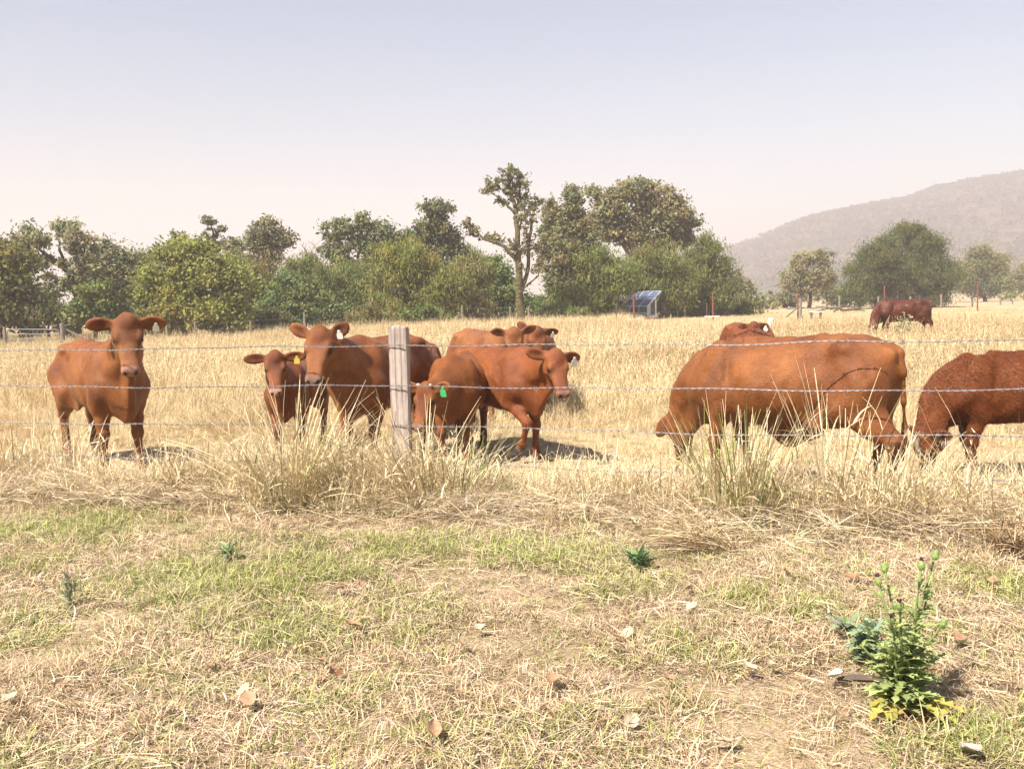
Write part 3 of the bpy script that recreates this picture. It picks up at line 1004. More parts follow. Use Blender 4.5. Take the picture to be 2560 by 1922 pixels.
def corrugated(p0, du, L, zlo, zhi0, zhi1, nrm, name='wall'):
    """wall of iron sheet from p0 along du, its top running from zhi0 to zhi1"""
    mb = MB()
    n = int(L / 0.02)
    base = len(mb.v)
    for i in range(n + 1):
        t = i / n
        q = p0 + du * (L * t) + nrm * (0.010 * math.cos(t * L / 0.076 * 2 * math.pi))
        mb.v.append(tuple(q + ZZ * zlo))
        mb.v.append(tuple(q + ZZ * (zhi0 + (zhi1 - zhi0) * t)))
    for i in range(n):
        mb.f.append((2 * i, 2 * i + 2, 2 * i + 3, 2 * i + 1))
    return mb.build(name, IRON, shed)


K0 = Vector((0, 0, 0))
WF, DS = 1.70, 1.15
hF, hB = 0.98, 1.80
corrugated(K0 - uu * WF, uu, WF, 0.05, hF, hF, -vv)
corrugated(K0 + vv * DS, -uu, WF, 0.05, hB, hB, vv)
corrugated(K0 - uu * WF, vv, DS, 0.05, hF, hB, -uu)
# near side wall leaves the doorway open
corrugated(K0, vv, 0.30, 0.05, hF, hF + (hB - hF) * 0.26, uu)
fl = MB()
for p, s, h in ((0.28, 0.12, 1.20), (0.95, 0.17, 1.68)):
    c = K0 + vv * (p + s / 2) + uu * 0.015
    q = [c - vv * s / 2, c + vv * s / 2]
    fl.box(c + ZZ * (h / 2), (s, 0.05, h), Matrix(((vv.x, uu.x, 0), (vv.y, uu.y, 0), (0, 0, 1))))
fl.build('door_frame', WHITE, shed)
sl_ = MB()
sl_.box(K0 + vv * (DS / 2) + uu * 0.03 + ZZ * 0.10, (DS, 0.12, 0.20), Matrix(((vv.x, uu.x, 0), (vv.y, uu.y, 0), (0, 0, 1))))
sl_.build('sill', WHITE, shed)
fb = MB()
fb.box(K0 - uu * (WF / 2) + vv * (DS / 2) + ZZ * 0.04, (DS - 0.03, WF - 0.03, 0.06), Matrix(((vv.x, uu.x, 0), (vv.y, uu.y, 0), (0, 0, 1))))
fb.build('base', WHITE, shed)
# panel array: two rows of three on the slope and a drooping front row
RU = 2.36
o0 = K0 - uu * (WF + 0.28) - vv * 0.36 + ZZ * 0.86       # lower left corner of the slope
slope = (vv * 1.62 + ZZ * 1.06)
nsl = uu.cross(slope).normalized()


def solar_panel(c00, du, dv, nrm):
    p = MB()
    q = [c00, c00 + du, c00 + du + dv, c00 + dv]
    p.poly([a - nrm * 0.02 for a in reversed(q)])
    p.poly([a + nrm * 0.012 for a in q])
    for i in range(4):
        a, b_ = q[i], q[(i + 1) % 4]
        p.poly([a - nrm * 0.02, b_ - nrm * 0.02, b_ + nrm * 0.012, a + nrm * 0.012])
    o = p.build('solar_panel', PANEL, shed)
    f = MB()
    eu, ev = du.normalized(), dv.normalized()
    w = 0.055
    rot = Matrix((eu, ev, nrm)).transposed()
    for cpos, s in ((c00 + du / 2, (du.length + w, w, 0.05)), (c00 + du / 2 + dv, (du.length + w, w, 0.05)), (c00 + dv / 2, (w, dv.length - w, 0.052)), (c00 + du + dv / 2, (w, dv.length - w, 0.052))):
        f.box(cpos, s, rot)
    f.build('frame', ALU, o)


for i in range(3):
    for j in range(2):
        solar_panel(o0 + uu * (RU / 3 * i + 0.02) + slope * (0.5 * j + 0.01), uu * (RU / 3 - 0.04), slope * 0.48, nsl)
    dr = -ZZ * 0.46 - vv * 0.04
    solar_panel(o0 + uu * (RU / 3 * i + 0.02) + dr * 1.04, uu * (RU / 3 - 0.04), -dr, (-vv))
mb = MB()
mb.tube([o0 + uu * RU + slope * 0.9 - nsl * 0.05, K0 + vv * DS + ZZ * 1.1], 0.025, 6)
mb.build('strut', ALU, shed)

# ================================================================== CATTLE
# Each animal is one continuous skin: a signed-distance body (torso, neck, head, legs, ears, tail) polygonised
# on a grid; x forward, y left, z up, ground at z = 0, hip height about 1.31 at scale 1.
def smin(a, b, k):
    h = np.clip(0.5 + 0.5 * (b - a) / k, 0, 1)
    return b + (a - b) * h - k * h * (1 - h)


def smax(a, b, k):
    return -smin(-a, -b, k)


class Vox:
    def __init__(self, lo, hi, h):
        self.h = h
        self.lo = np.array(lo, np.float32)
        self.ax = [np.arange(lo[i], hi[i] + h, h, dtype=np.float32) for i in range(3)]
        self.D = np.full([len(a) for a in self.ax], 0.6, np.float32)

    def region(self, lo, hi, m):
        sl, co = [], []
        for i in range(3):
            a = self.ax[i]
            i0 = max(0, int(np.searchsorted(a, lo[i] - m)))
            i1 = min(len(a), int(np.searchsorted(a, hi[i] + m)))
            sl.append(slice(i0, max(i1, i0)))
            co.append(a[i0:max(i1, i0)])
        return tuple(sl), co[0][:, None, None], co[1][None, :, None], co[2][None, None, :]

    def put(self, sl, d, k, sub=False):
        cur = self.D[sl]
        self.D[sl] = smax(cur, -d, k) if sub else smin(cur, d, k)

    def cone(self, a, b, ra, rb, k=0.04, sub=False):
        a = np.array(a, np.float32)
        b = np.array(b, np.float32)
        R = max(ra, rb)
        sl, X, Y, Z = self.region(np.minimum(a, b) - R, np.maximum(a, b) + R, k * 1.2 + 2 * self.h)
        v = b - a
        L2 = float(v @ v) + 1e-9
        t = np.clip(((X - a[0]) * v[0] + (Y - a[1]) * v[1] + (Z - a[2]) * v[2]) / L2, 0, 1)
        d = np.sqrt((X - a[0] - t * v[0])**2 + (Y - a[1] - t * v[1])**2 + (Z - a[2] - t * v[2])**2) - (ra + (rb - ra) * t)
        self.put(sl, d, k, sub)

    def chain(self, pts, rad, k=0.04):
        for i in range(len(pts) - 1):
            self.cone(pts[i], pts[i + 1], rad[i], rad[i + 1], k)

    def ell(self, c, r, k=0.05, M=None, sub=False):
        """ellipsoid at c, radii r along the rows of M"""
        c = np.array(c, np.float32)
        R = float(max(r))
        sl, X, Y, Z = self.region(c - R, c + R, k * 1.2 + 2 * self.h)
        X = X - c[0]
        Y = Y - c[1]
        Z = Z - c[2]
        if M is None:
            p = (X, Y, Z)
        else:
            p = tuple(M[i][0] * X + M[i][1] * Y + M[i][2] * Z for i in range(3))
        k0 = np.sqrt((p[0] / r[0])**2 + (p[1] / r[1])**2 + (p[2] / r[2])**2) + 1e-6
        k1 = np.sqrt((p[0] / r[0]**2)**2 + (p[1] / r[1]**2)**2 + (p[2] / r[2]**2)**2) + 1e-6
        self.put(sl, k0 * (k0 - 1) / k1, k, sub)

    def mesh(self, smooth_it=2):
        D = self.D
        nx, ny, nz = D.shape
        ins = D < 0
        s = np.zeros((nx - 1, ny - 1, nz - 1), np.int8)
        for dx in (0, 1):
            for dy in (0, 1):
                for dz in (0, 1):
                    s += ins[dx:nx - 1 + dx, dy:ny - 1 + dy, dz:nz - 1 + dz]
        act = (s > 0) & (s < 8)
        I, J, K = np.nonzero(act)
        idx = np.full(act.shape, -1, np.int32)
        idx[I, J, K] = np.arange(len(I))
        cs = [(dx, dy, dz) for dx in (0, 1) for dy in (0, 1) for dz in (0, 1)]
        vals = np.stack([D[I + c[0], J + c[1], K + c[2]] for c in cs], 1)
        acc = np.zeros((len(I), 3), np.float32)
        cnt = np.zeros(len(I), np.float32)
        for a in range(8):
            for b in range(a + 1, 8):
                if sum(abs(cs[a][i] - cs[b][i]) for i in range(3)) != 1:
                    continue
                va, vb = vals[:, a], vals[:, b]
                m = (va < 0) != (vb < 0)
                t = np.where(m, va / np.where(m, va - vb, 1), 0)
                pa = np.array(cs[a], np.float32)
                pb = np.array(cs[b], np.float32)
                acc += (m[:, None] * (pa + t[:, None] * (pb - pa)))
                cnt += m
        P = (np.stack([I, J, K], 1) + acc / cnt[:, None]) * self.h + self.lo
        quads = []
        for ax in range(3):
            o = [i for i in range(3) if i != ax]
            a_sl = [slice(1, -1)] * 3
            b_sl = [slice(1, -1)] * 3
            a_sl[ax] = slice(0, -1)
            b_sl[ax] = slice(1, None)
            A = ins[tuple(a_sl)]
            B = ins[tuple(b_sl)]
            e = np.stack(np.nonzero(A != B), 1)
            fl = A[A != B]
            base = e.copy()
            base[:, o[0]] += 1
            base[:, o[1]] += 1
            def cell(d0, d1):
                c = base.copy()
                c[:, o[0]] -= d0
                c[:, o[1]] -= d1
                return idx[c[:, 0], c[:, 1], c[:, 2]]
            q = np.stack([cell(1, 1), cell(0, 1), cell(0, 0), cell(1, 0)], 1)
            flip = fl if ax != 1 else ~fl
            q[~flip] = q[~flip][:, ::-1]
            quads.append(q)
        Q = np.concatenate(quads)
        Q = Q[(Q >= 0).all(1)]
        for it in range(smooth_it):
            e = np.concatenate([Q[:, [0, 1]], Q[:, [1, 2]], Q[:, [2, 3]], Q[:, [3, 0]]])
            n = np.bincount(e[:, 0], minlength=len(P)) + np.bincount(e[:, 1], minlength=len(P))
            av = np.stack([np.bincount(e[:, 0], P[e[:, 1], i], len(P)) + np.bincount(e[:, 1], P[e[:, 0], i], len(P)) for i in range(3)], 1)
            av /= np.maximum(n, 1)[:, None]
            P = P + (av - P) * (0.6 if it % 2 == 0 else 0.35)
        return P, Q


def crom(xs, ys, q):
    """smooth interpolation of a profile (Catmull-Rom on uneven stations)"""
    xs = np.asarray(xs, float)
    ys = np.asarray(ys, float)
    m = np.gradient(ys, xs)
    q = np.clip(q, xs[0], xs[-1])
    i = np.clip(np.searchsorted(xs, q) - 1, 0, len(xs) - 2)
    h = xs[i + 1] - xs[i]
    t = (q - xs[i]) / h
    return ((2 * t**3 - 3 * t**2 + 1) * ys[i] + (t**3 - 2 * t**2 + t) * h * m[i] + (-2 * t**3 + 3 * t**2) * ys[i + 1] + (t**3 - t**2) * h * m[i + 1]).astype(np.float32)


TX = [-0.90, -0.86, -0.80, -0.70, -0.52, -0.30, 0.00, 0.25, 0.45, 0.60, 0.72, 0.82, 0.88]
TTOP = [1.08, 1.19, 1.245, 1.285, 1.305, 1.295, 1.275, 1.275, 1.295, 1.275, 1.225, 1.14, 1.04]
TBOT = [1.00, 0.91, 0.82, 0.73, 0.675, 0.63, 0.58, 0.56, 0.565, 0.585, 0.62, 0.68, 0.80]
TWID = [0.04, 0.11, 0.185, 0.235, 0.262, 0.285, 0.325, 0.32, 0.28, 0.25, 0.215, 0.16, 0.06]

HT = [-0.10, -0.03, 0.06, 0.18, 0.32, 0.46, 0.60, 0.74, 0.86, 0.94, 1.0, 1.03]
HW = [0.050, 0.092, 0.115, 0.125, 0.120, 0.100, 0.085, 0.077, 0.080, 0.080, 0.066, 0.036]
HU = [0.045, 0.085, 0.100, 0.098, 0.082, 0.066, 0.055, 0.049, 0.047, 0.044, 0.032, 0.012]
HD = [0.040, 0.080, 0.115, 0.132, 0.128, 0.105, 0.084, 0.070, 0.063, 0.056, 0.040, 0.015]
HLEN = 0.50


def head_frame(yaw, pitch, roll):
    cy, sy, cp, sp = math.cos(yaw), math.sin(yaw), math.cos(pitch), math.sin(pitch)
    F = np.array([cp * cy, cp * sy, -sp])
    U = np.array([sp * cy, sp * sy, cp])
    S = np.cross(U, F)
    if roll:
        U, S = U * math.cos(roll) + S * math.sin(roll), S * math.cos(roll) - U * math.sin(roll)
    return np.stack([F, S, U])          # rows: forward, left, up


def build_cow_mesh(p):
    """p: pose dictionary -> vertices, quads, masks and the head frame (all in local metres at scale 1)"""
    h = p.get('res', 0.0125)
    poll = np.array(p['poll'], float)
    Mh = head_frame(math.radians(p['yaw']), math.radians(p['pitch']), math.radians(p.get('roll', 0)))
    F, S, U = Mh
    hs = p.get('head', 1.0)
    L = HLEN * hs
    tip = poll + F * L
    lo = np.minimum(np.array([-1.08, -0.44, -0.02]), np.minimum(poll, tip) - 0.36 * hs)
    hi = np.maximum(np.array([0.95, 0.44, 1.40]), np.maximum(poll, tip) + 0.36 * hs)
    lo[2] = -0.03
    V = Vox(lo, hi, h)
    fat = p.get('fat', 1.0)
    lean = p.get('belly', 0.0)           # raises the belly line on leggy calves
    # torso ------------------------------------------------------------------
    sl, X, Y, Z = V.region((-0.95, -0.42, 0.40), (0.92, 0.42, 1.42), 0.08)
    x1 = X[:, 0, 0]
    top = crom(TX, TTOP, x1)
    bot = crom(TX, TBOT, x1) + lean * np.exp(-((x1 + 0.05) / 0.6)**2).astype(np.float32)
    wid = crom(TX, TWID, x1) * fat
    top = top - p.get('fall', 0.0) * sstep(-0.3, 0.75, x1).astype(np.float32) + p.get('hump', 0.0) * np.exp(-((x1 - 0.5) / 0.16)**2)
    top, bot, wid = (a[:, None, None] for a in (top, bot, wid))
    c = (top + bot) / 2
    hh = (top - bot) / 2
    v = (Z - c) / hh
    ww = wid * (1 - 0.20 * np.clip(v, 0, 1.2)**2 - 0.06 * np.clip(-v, 0, 1.2)**2)
    r = (np.abs(Y / ww)**2.35 + np.abs(v)**2.35)**(1 / 2.35)
    d = (r - 1) * np.minimum(wid, hh)
    ex = np.maximum(np.maximum(-0.895 - X, X - 0.875), 0)
    V.put(sl, d + ex, 0.02)
    for sg in (1, -1):
        V.ell((-0.53, sg * 0.20 * fat, 1.205), (0.085, 0.05, 0.045), 0.09)      # hook bones
        V.ell((-0.83, sg * 0.085, 1.15), (0.06, 0.045, 0.06), 0.06)               # pin bones
        V.ell((-0.36, sg * 0.40 * fat, 1.10), (0.14, 0.15, 0.10), 0.10, sub=True)  # hollow of the flank
        V.ell((0.50, sg * 0.175 * fat, 0.98), (0.155, 0.10, 0.29), 0.08)          # shoulder
        V.ell((0.66, sg * 0.165 * fat, 0.86), (0.11, 0.09, 0.14), 0.07)           # point of the shoulder
        V.ell((-0.64, sg * 0.15 * fat, 0.93), (0.22, 0.125, 0.29), 0.08)          # thigh
        V.ell((-0.47, sg * 0.185 * fat, 0.74), (0.11, 0.07, 0.15), 0.07)          # stifle
        V.ell((-0.33, sg * 0.17 * fat, 0.66 + lean), (0.14, 0.03, 0.10), 0.06)    # flank fold
        V.ell((0.315, sg * 0.365 * fat, 0.80), (0.028, 0.07, 0.22), 0.07, sub=True)    # crease behind the shoulder
        V.ell((-0.345, sg * 0.335 * fat, 0.84), (0.025, 0.06, 0.18), 0.06, sub=True)   # crease before the thigh
        V.ell((-0.74, sg * 0.275 * fat, 0.90), (0.02, 0.05, 0.22), 0.05, sub=True)     # hamstring groove
        V.ell((0.40, sg * 0.30 * fat, 1.08), (0.03, 0.05, 0.16), 0.06, sub=True)       # edge of the shoulder blade
    V.ell((0.74, 0, 0.70), (0.15, 0.105, 0.17), 0.09)                             # brisket
    V.ell((0.80, 0, 0.62), (0.075, 0.04, 0.10), 0.06)
    V.chain([(-0.62, 0, 1.27), (-0.30, 0, 1.265), (0.0, 0, 1.25), (0.35, 0, 1.262)], [0.035, 0.032, 0.032, 0.035], 0.05)   # backbone
    bony = p.get('bony', 0.5)
    for sg in (1, -1):
        V.ell((-0.53, sg * 0.215 * fat, 1.215), (0.06 + 0.02 * bony, 0.04 + 0.01 * bony, 0.035 + 0.01 * bony), 0.05)
    if p.get('sheath'):
        V.ell((-0.06, 0, 0.53), (0.26, 0.05, 0.10), 0.06)
        V.ell((-0.02, 0, 0.45), (0.11, 0.04, 0.075), 0.05)
    # legs -------------------------------------------------------------------
    legs = {'fl': (0, 0, 0), 'fr': (0, 0, 0), 'hl': (0, 0, 0), 'hr': (0, 0, 0)}
    legs.update(p.get('legs', {}))
    hoof = []
    for key, sg in (('fl', 1), ('fr', -1)):
        o = legs[key]
        if len(o) == 3 and o[2] < 90:                         # standing; o = foot shift forward, outward, lift
            fx, fy, fz = o
            ft = np.array([0.565 + fx, sg * (0.15 + fy), fz])
            kn = np.array([0.555 + fx * 0.55, sg * (0.155 + fy * 0.5), 0.405 + fz * 0.4])
            fe = np.array([0.545 + fx * 0.95, sg * (0.15 + fy), 0.135 + fz])
        else:                                                 # lifted: knee forward, cannon folded back
            kn = np.array([0.80, sg * 0.15, 0.47])
            fe = np.array([0.70, sg * 0.15, 0.22])
            ft = np.array([0.64, sg * 0.15, 0.12])
        el = np.array([0.50, sg * 0.165, 0.70])
        V.cone((0.60, sg * 0.165, 0.86), el, 0.125, 0.105, 0.07)
        V.cone(el, el * 0.45 + kn * 0.55, 0.10, 0.066, 0.05)
        V.cone(el * 0.45 + kn * 0.55, kn, 0.066, 0.052, 0.03)
        V.ell(kn + np.array([0.008, 0, -0.005]), (0.050, 0.050, 0.062), 0.03)
        V.cone(kn, kn * 0.4 + fe * 0.6, 0.046, 0.034, 0.03)
        V.cone(kn * 0.4 + fe * 0.6, fe, 0.034, 0.042, 0.02)
        V.cone(fe, ft + np.array([0.02, 0, 0.06]), 0.042, 0.045, 0.02)
        for c2 in (-1, 1):
            V.cone(ft + np.array([0.005, c2 * 0.022, 0.055]), ft + np.array([0.032, c2 * 0.025, 0.018]), 0.036, 0.036, 0.012)
        hoof.append(ft)
    for key, sg in (('hl', 1), ('hr', -1)):
        fx, fy, fz = legs[key]
        ho = np.array([-0.815 + fx * 0.55, sg * (0.15 + fy * 0.5), 0.50])
        fe = np.array([-0.765 + fx * 0.95, sg * (0.15 + fy), 0.15 + fz])
        ft = np.array([-0.72 + fx, sg * (0.15 + fy), fz])
        st = np.array([-0.50, sg * 0.165, 0.76])
        V.cone((-0.66, sg * 0.155, 0.92), st, 0.17, 0.12, 0.07)
        V.cone((-0.66, sg * 0.15, 0.80), ho * 0.6 + np.array([-0.62, sg * 0.15, 0.76]) * 0.4, 0.135, 0.085, 0.06)
        V.cone(st, ho * 0.55 + st * 0.45, 0.12, 0.085, 0.05)
        V.cone(ho * 0.55 + st * 0.45, ho, 0.083, 0.056, 0.04)
        V.ell(ho + np.array([-0.022, 0, 0.015]), (0.052, 0.042, 0.068), 0.03)
        V.cone(ho + np.array([-0.035, 0, 0.03]), np.array([-0.72, sg * 0.15, 0.80]), 0.028, 0.075, 0.04)    # tendon from hock to thigh
        V.cone(ho, ho * 0.45 + fe * 0.55, 0.050, 0.039, 0.03)
        V.cone(ho * 0.45 + fe * 0.55, fe, 0.039, 0.044, 0.02)
        V.cone(fe, ft + np.array([0.02, 0, 0.06]), 0.044, 0.045, 0.02)
        for c2 in (-1, 1):
            V.cone(ft + np.array([0.005, c2 * 0.022, 0.055]), ft + np.array([0.032, c2 * 0.025, 0.018]), 0.036, 0.036, 0.012)
        hoof.append(ft)
    # neck -------------------------------------------------------------------
    nb = np.array([0.58, 0, p.get('nbz', 1.06)])
    nt_ = poll + F * 0.06 * hs - U * 0.045 * hs
    ctrl = nb + np.array([0.32, 0, 0.04]) if poll[2] < 0.9 else nb + np.array([0.26, 0, 0.14])
    if 'nctrl' in p:
        ctrl = np.array(p['nctrl'])
    n = 9
    pts = [(1 - t)**2 * nb + 2 * t * (1 - t) * ctrl + t * t * nt_ for t in np.linspace(0, 1, n)]
    up0 = np.array([-0.45, 0, 0.9])
    for i in range(n - 1):
        ta, tb = i / (n - 1), (i + 1) / (n - 1)
        a, b = pts[i], pts[i + 1]
        ax = (b - a) / np.linalg.norm(b - a)
        tm = (ta + tb) / 2
        up = up0 * (1 - tm) + U * tm
        up = up - ax * (up @ ax)
        up /= np.linalg.norm(up)
        sd = np.cross(up, ax)
        wa, wb = (0.185 - 0.10 * t**0.8 for t in (ta, tb))
        ha, hb = (0.255 - 0.135 * t**0.75 for t in (ta, tb))
        R = 0.30
        sl, X, Y, Z = V.region(np.minimum(a, b) - R, np.maximum(a, b) + R, 0.02)
        v = b - a
        t = np.clip(((X - a[0]) * v[0] + (Y - a[1]) * v[1] + (Z - a[2]) * v[2]) / (v @ v), 0, 1)
        qx, qy, qz = X - a[0] - t * v[0], Y - a[1] - t * v[1], Z - a[2] - t * v[2]
        s_ = qx * sd[0] + qy * sd[1] + qz * sd[2]
        u_ = qx * up[0] + qy * up[1] + qz * up[2]
        l_ = qx * ax[0] + qy * ax[1] + qz * ax[2]
        w = wa + (wb - wa) * t
        hgt = ha + (hb - ha) * t
        # pear section, narrow on top
        w2 = w * (1 - 0.28 * np.clip(u_ / hgt, -0.6, 1))
        rr = np.sqrt((s_ / w2)**2 + (u_ / hgt)**2 + (l_ / w)**2)
        V.put(sl, (rr - 1) * np.minimum(w, hgt), 0.05 if i else 0.10)
    # dewlap: a thin fold from the throat to the brisket
    th = poll + F * 0.17 * hs - U * 0.13 * hs
    br = np.array([0.84, 0, 0.66])
    dl = p.get('dewlap', 1.0)
    if dl > 0:
        m = 8
        for i in range(m):
            t = i / (m - 1)
            q = th * (1 - t) + br * t
            sag = math.sin(math.pi * t) * 0.05
            cpos = q + np.array([0.0 if poll[2] > 0.9 else 0.0, 0, -sag])
            # pull towards the neck axis so that it stays attached
            j = min(n - 1, int(round((1 - t) * (n - 1))))
            cpos = cpos * 0.72 + pts[j] * 0.28
            rr = 0.075 + 0.035 * t
            V.ell(cpos, (rr, 0.026, rr * 1.25 * dl), 0.055)
    # head -------------------------------------------------------------------
    Rb = 0.62 * hs
    ctr = poll + F * L * 0.5
    sl, X, Y, Z = V.region(ctr - Rb * 0.62, ctr + Rb * 0.62, 0.02)
    X = X - poll[0]
    Y = Y - poll[1]
    Z = Z - poll[2]
    l = (X * F[0] + Y * F[1] + Z * F[2]) / L
    s = (X * S[0] + Y * S[1] + Z * S[2]) / hs
    u = (X * U[0] + Y * U[1] + Z * U[2]) / hs
    w = np.interp(l, HT, HW).astype(np.float32)
    hu = np.interp(l, HT, HU).astype(np.float32)
    hd = np.interp(l, HT, HD).astype(np.float32)
    hv = np.where(u > 0, hu, hd)
    w = w * (1 - 0.22 * np.clip(-u / hd, 0, 1)**2 - 0.05 * np.clip(u / hu, 0, 1)**2)
    r = (np.abs(s / w)**2.3 + np.abs(u / hv)**2.3)**(1 / 2.3)
    d = (r - 1) * np.minimum(w, hv)
    ex = np.maximum(np.maximum(-0.10 - l, l - 1.03), 0) * HLEN
    V.put(sl, (d + ex) * hs, 0.06)

    def hp(t, y, z):
        return poll + F * (t * L) + S * (y * hs) + U * (z * hs)
    V.ell(hp(0.04, 0, 0.065), np.array((0.085, 0.075, 0.06)) * hs, 0.05, Mh)       # domed poll
    for sg in (1, -1):
        V.ell(hp(0.30, sg * 0.092, 0.045), np.array((0.055, 0.032, 0.034)) * hs, 0.03, Mh)   # brow
        V.ell(hp(0.22, sg * 0.088, -0.055), np.array((0.085, 0.034, 0.065)) * hs, 0.04, Mh)  # cheek
        V.ell(hp(0.36, sg * 0.128, 0.018), np.array((0.034, 0.024, 0.020)) * hs, 0.015, Mh, sub=True)  # eye socket
        V.ell(hp(0.93, sg * 0.045, 0.012), np.array((0.04, 0.028, 0.032)) * hs, 0.02, Mh)    # nostril wing
        V.ell(hp(1.00, sg * 0.043, 0.014), np.array((0.028, 0.011, 0.014)) * hs, 0.008, Mh, sub=True)  # nostril
        V.ell(hp(0.90, sg * 0.076, -0.030), np.array((0.085, 0.014, 0.0055)) * hs, 0.008, Mh, sub=True)  # lip line
        V.cone(hp(0.50, sg * 0.075, -0.03), hp(0.72, sg * 0.06, -0.03), 0.012 * hs, 0.01 * hs, 0.02)
    V.ell(hp(1.04, 0, -0.030), np.array((0.030, 0.070, 0.006)) * hs, 0.010, Mh, sub=True)    # mouth
    V.ell(hp(0.93, 0, -0.050), np.array((0.04, 0.045, 0.022)) * hs, 0.02, Mh)                # lower lip
    # ears: cupped leaves
    ears = []
    for sg, key in ((1, 'ear_l'), (-1, 'ear_r')):
        out, drop, fwd = p.get(key, (1.0, -0.22, -0.10))      # direction in the head frame: out, up, forward
        e = S * sg * out + U * drop + F * fwd
        e /= np.linalg.norm(e)
        base = hp(0.035, sg * 0.095, 0.022)
        el_ = p.get('ear', 1.0) * 0.235 * hs
        # the cup opens forward (towards the face direction mixed with down)
        op = F * 0.50 + U * 0.75 + np.array([0, 0, -0.12])
        op = op - e * (op @ e)
        op /= np.linalg.norm(op)
        wv = np.cross(e, op)
        Me = np.stack([e, wv, op])
        V.cone(base - e * 0.02, base + e * 0.05, 0.036 * hs, 0.034 * hs, 0.025)
        V.ell(base + e * el_ * 0.52, (el_ * 0.52, 0.068 * hs, 0.028 * hs), 0.02, Me)
        V.ell(base + e * el_ * 0.50 + op * 0.034 * hs, (el_ * 0.44, 0.050 * hs, 0.026 * hs), 0.010, Me, sub=True)
        ears.append((base, e, wv, op, el_))
    # tail -------------------------------------------------------------------
    tw = p.get('tail', 0.0)
    tp = [(-0.80, 0, 1.215), (-0.880, 0, 1.17), (-0.915, 0.005, 1.02), (-0.905, tw * 0.4, 0.80), (-0.895, tw, 0.60), (-0.89, tw, 0.46), (-0.885, tw, 0.33)]
    V.chain(tp, [0.05, 0.036, 0.024, 0.019, 0.017, 0.032, 0.012], 0.03)
    # soft unevenness of muscle and loose skin
    gx, gy, gz_ = V.ax[0][:, None, None], V.ax[1][None, :, None], V.ax[2][None, None, :]
    ph = p['yaw'] * 0.1
    V.D += (0.0035 * np.sin(gx * 21 + 2.2 * np.sin(gz_ * 9 + ph)) * np.sin(gz_ * 17 + 1.7 * np.sin(gx * 8 + gy * 7)) + 0.0022 * np.sin(gx * 47 + 3 * np.sin(gz_ * 13)) * np.sin(gz_ * 9 + ph) * np.sin(gy * 11 + 1)).astype(np.float32)
    rib = np.clip((gx + 0.30) / 0.12, 0, 1) * np.clip((0.34 - gx) / 0.1, 0, 1) * np.clip((gz_ - 0.66) / 0.12, 0, 1) * np.clip((1.18 - gz_) / 0.12, 0, 1)
    V.D += (0.0028 * bony * rib * np.sin((gx + 0.25 * gz_) * 2 * math.pi / 0.088)).astype(np.float32)
    P, Q = V.mesh(2)
    P[:, 2] = np.maximum(P[:, 2], 0.0)
    return P, Q, dict(poll=poll, Mh=Mh, hs=hs, L=L, hp=hp, ears=ears, hoof=hoof)


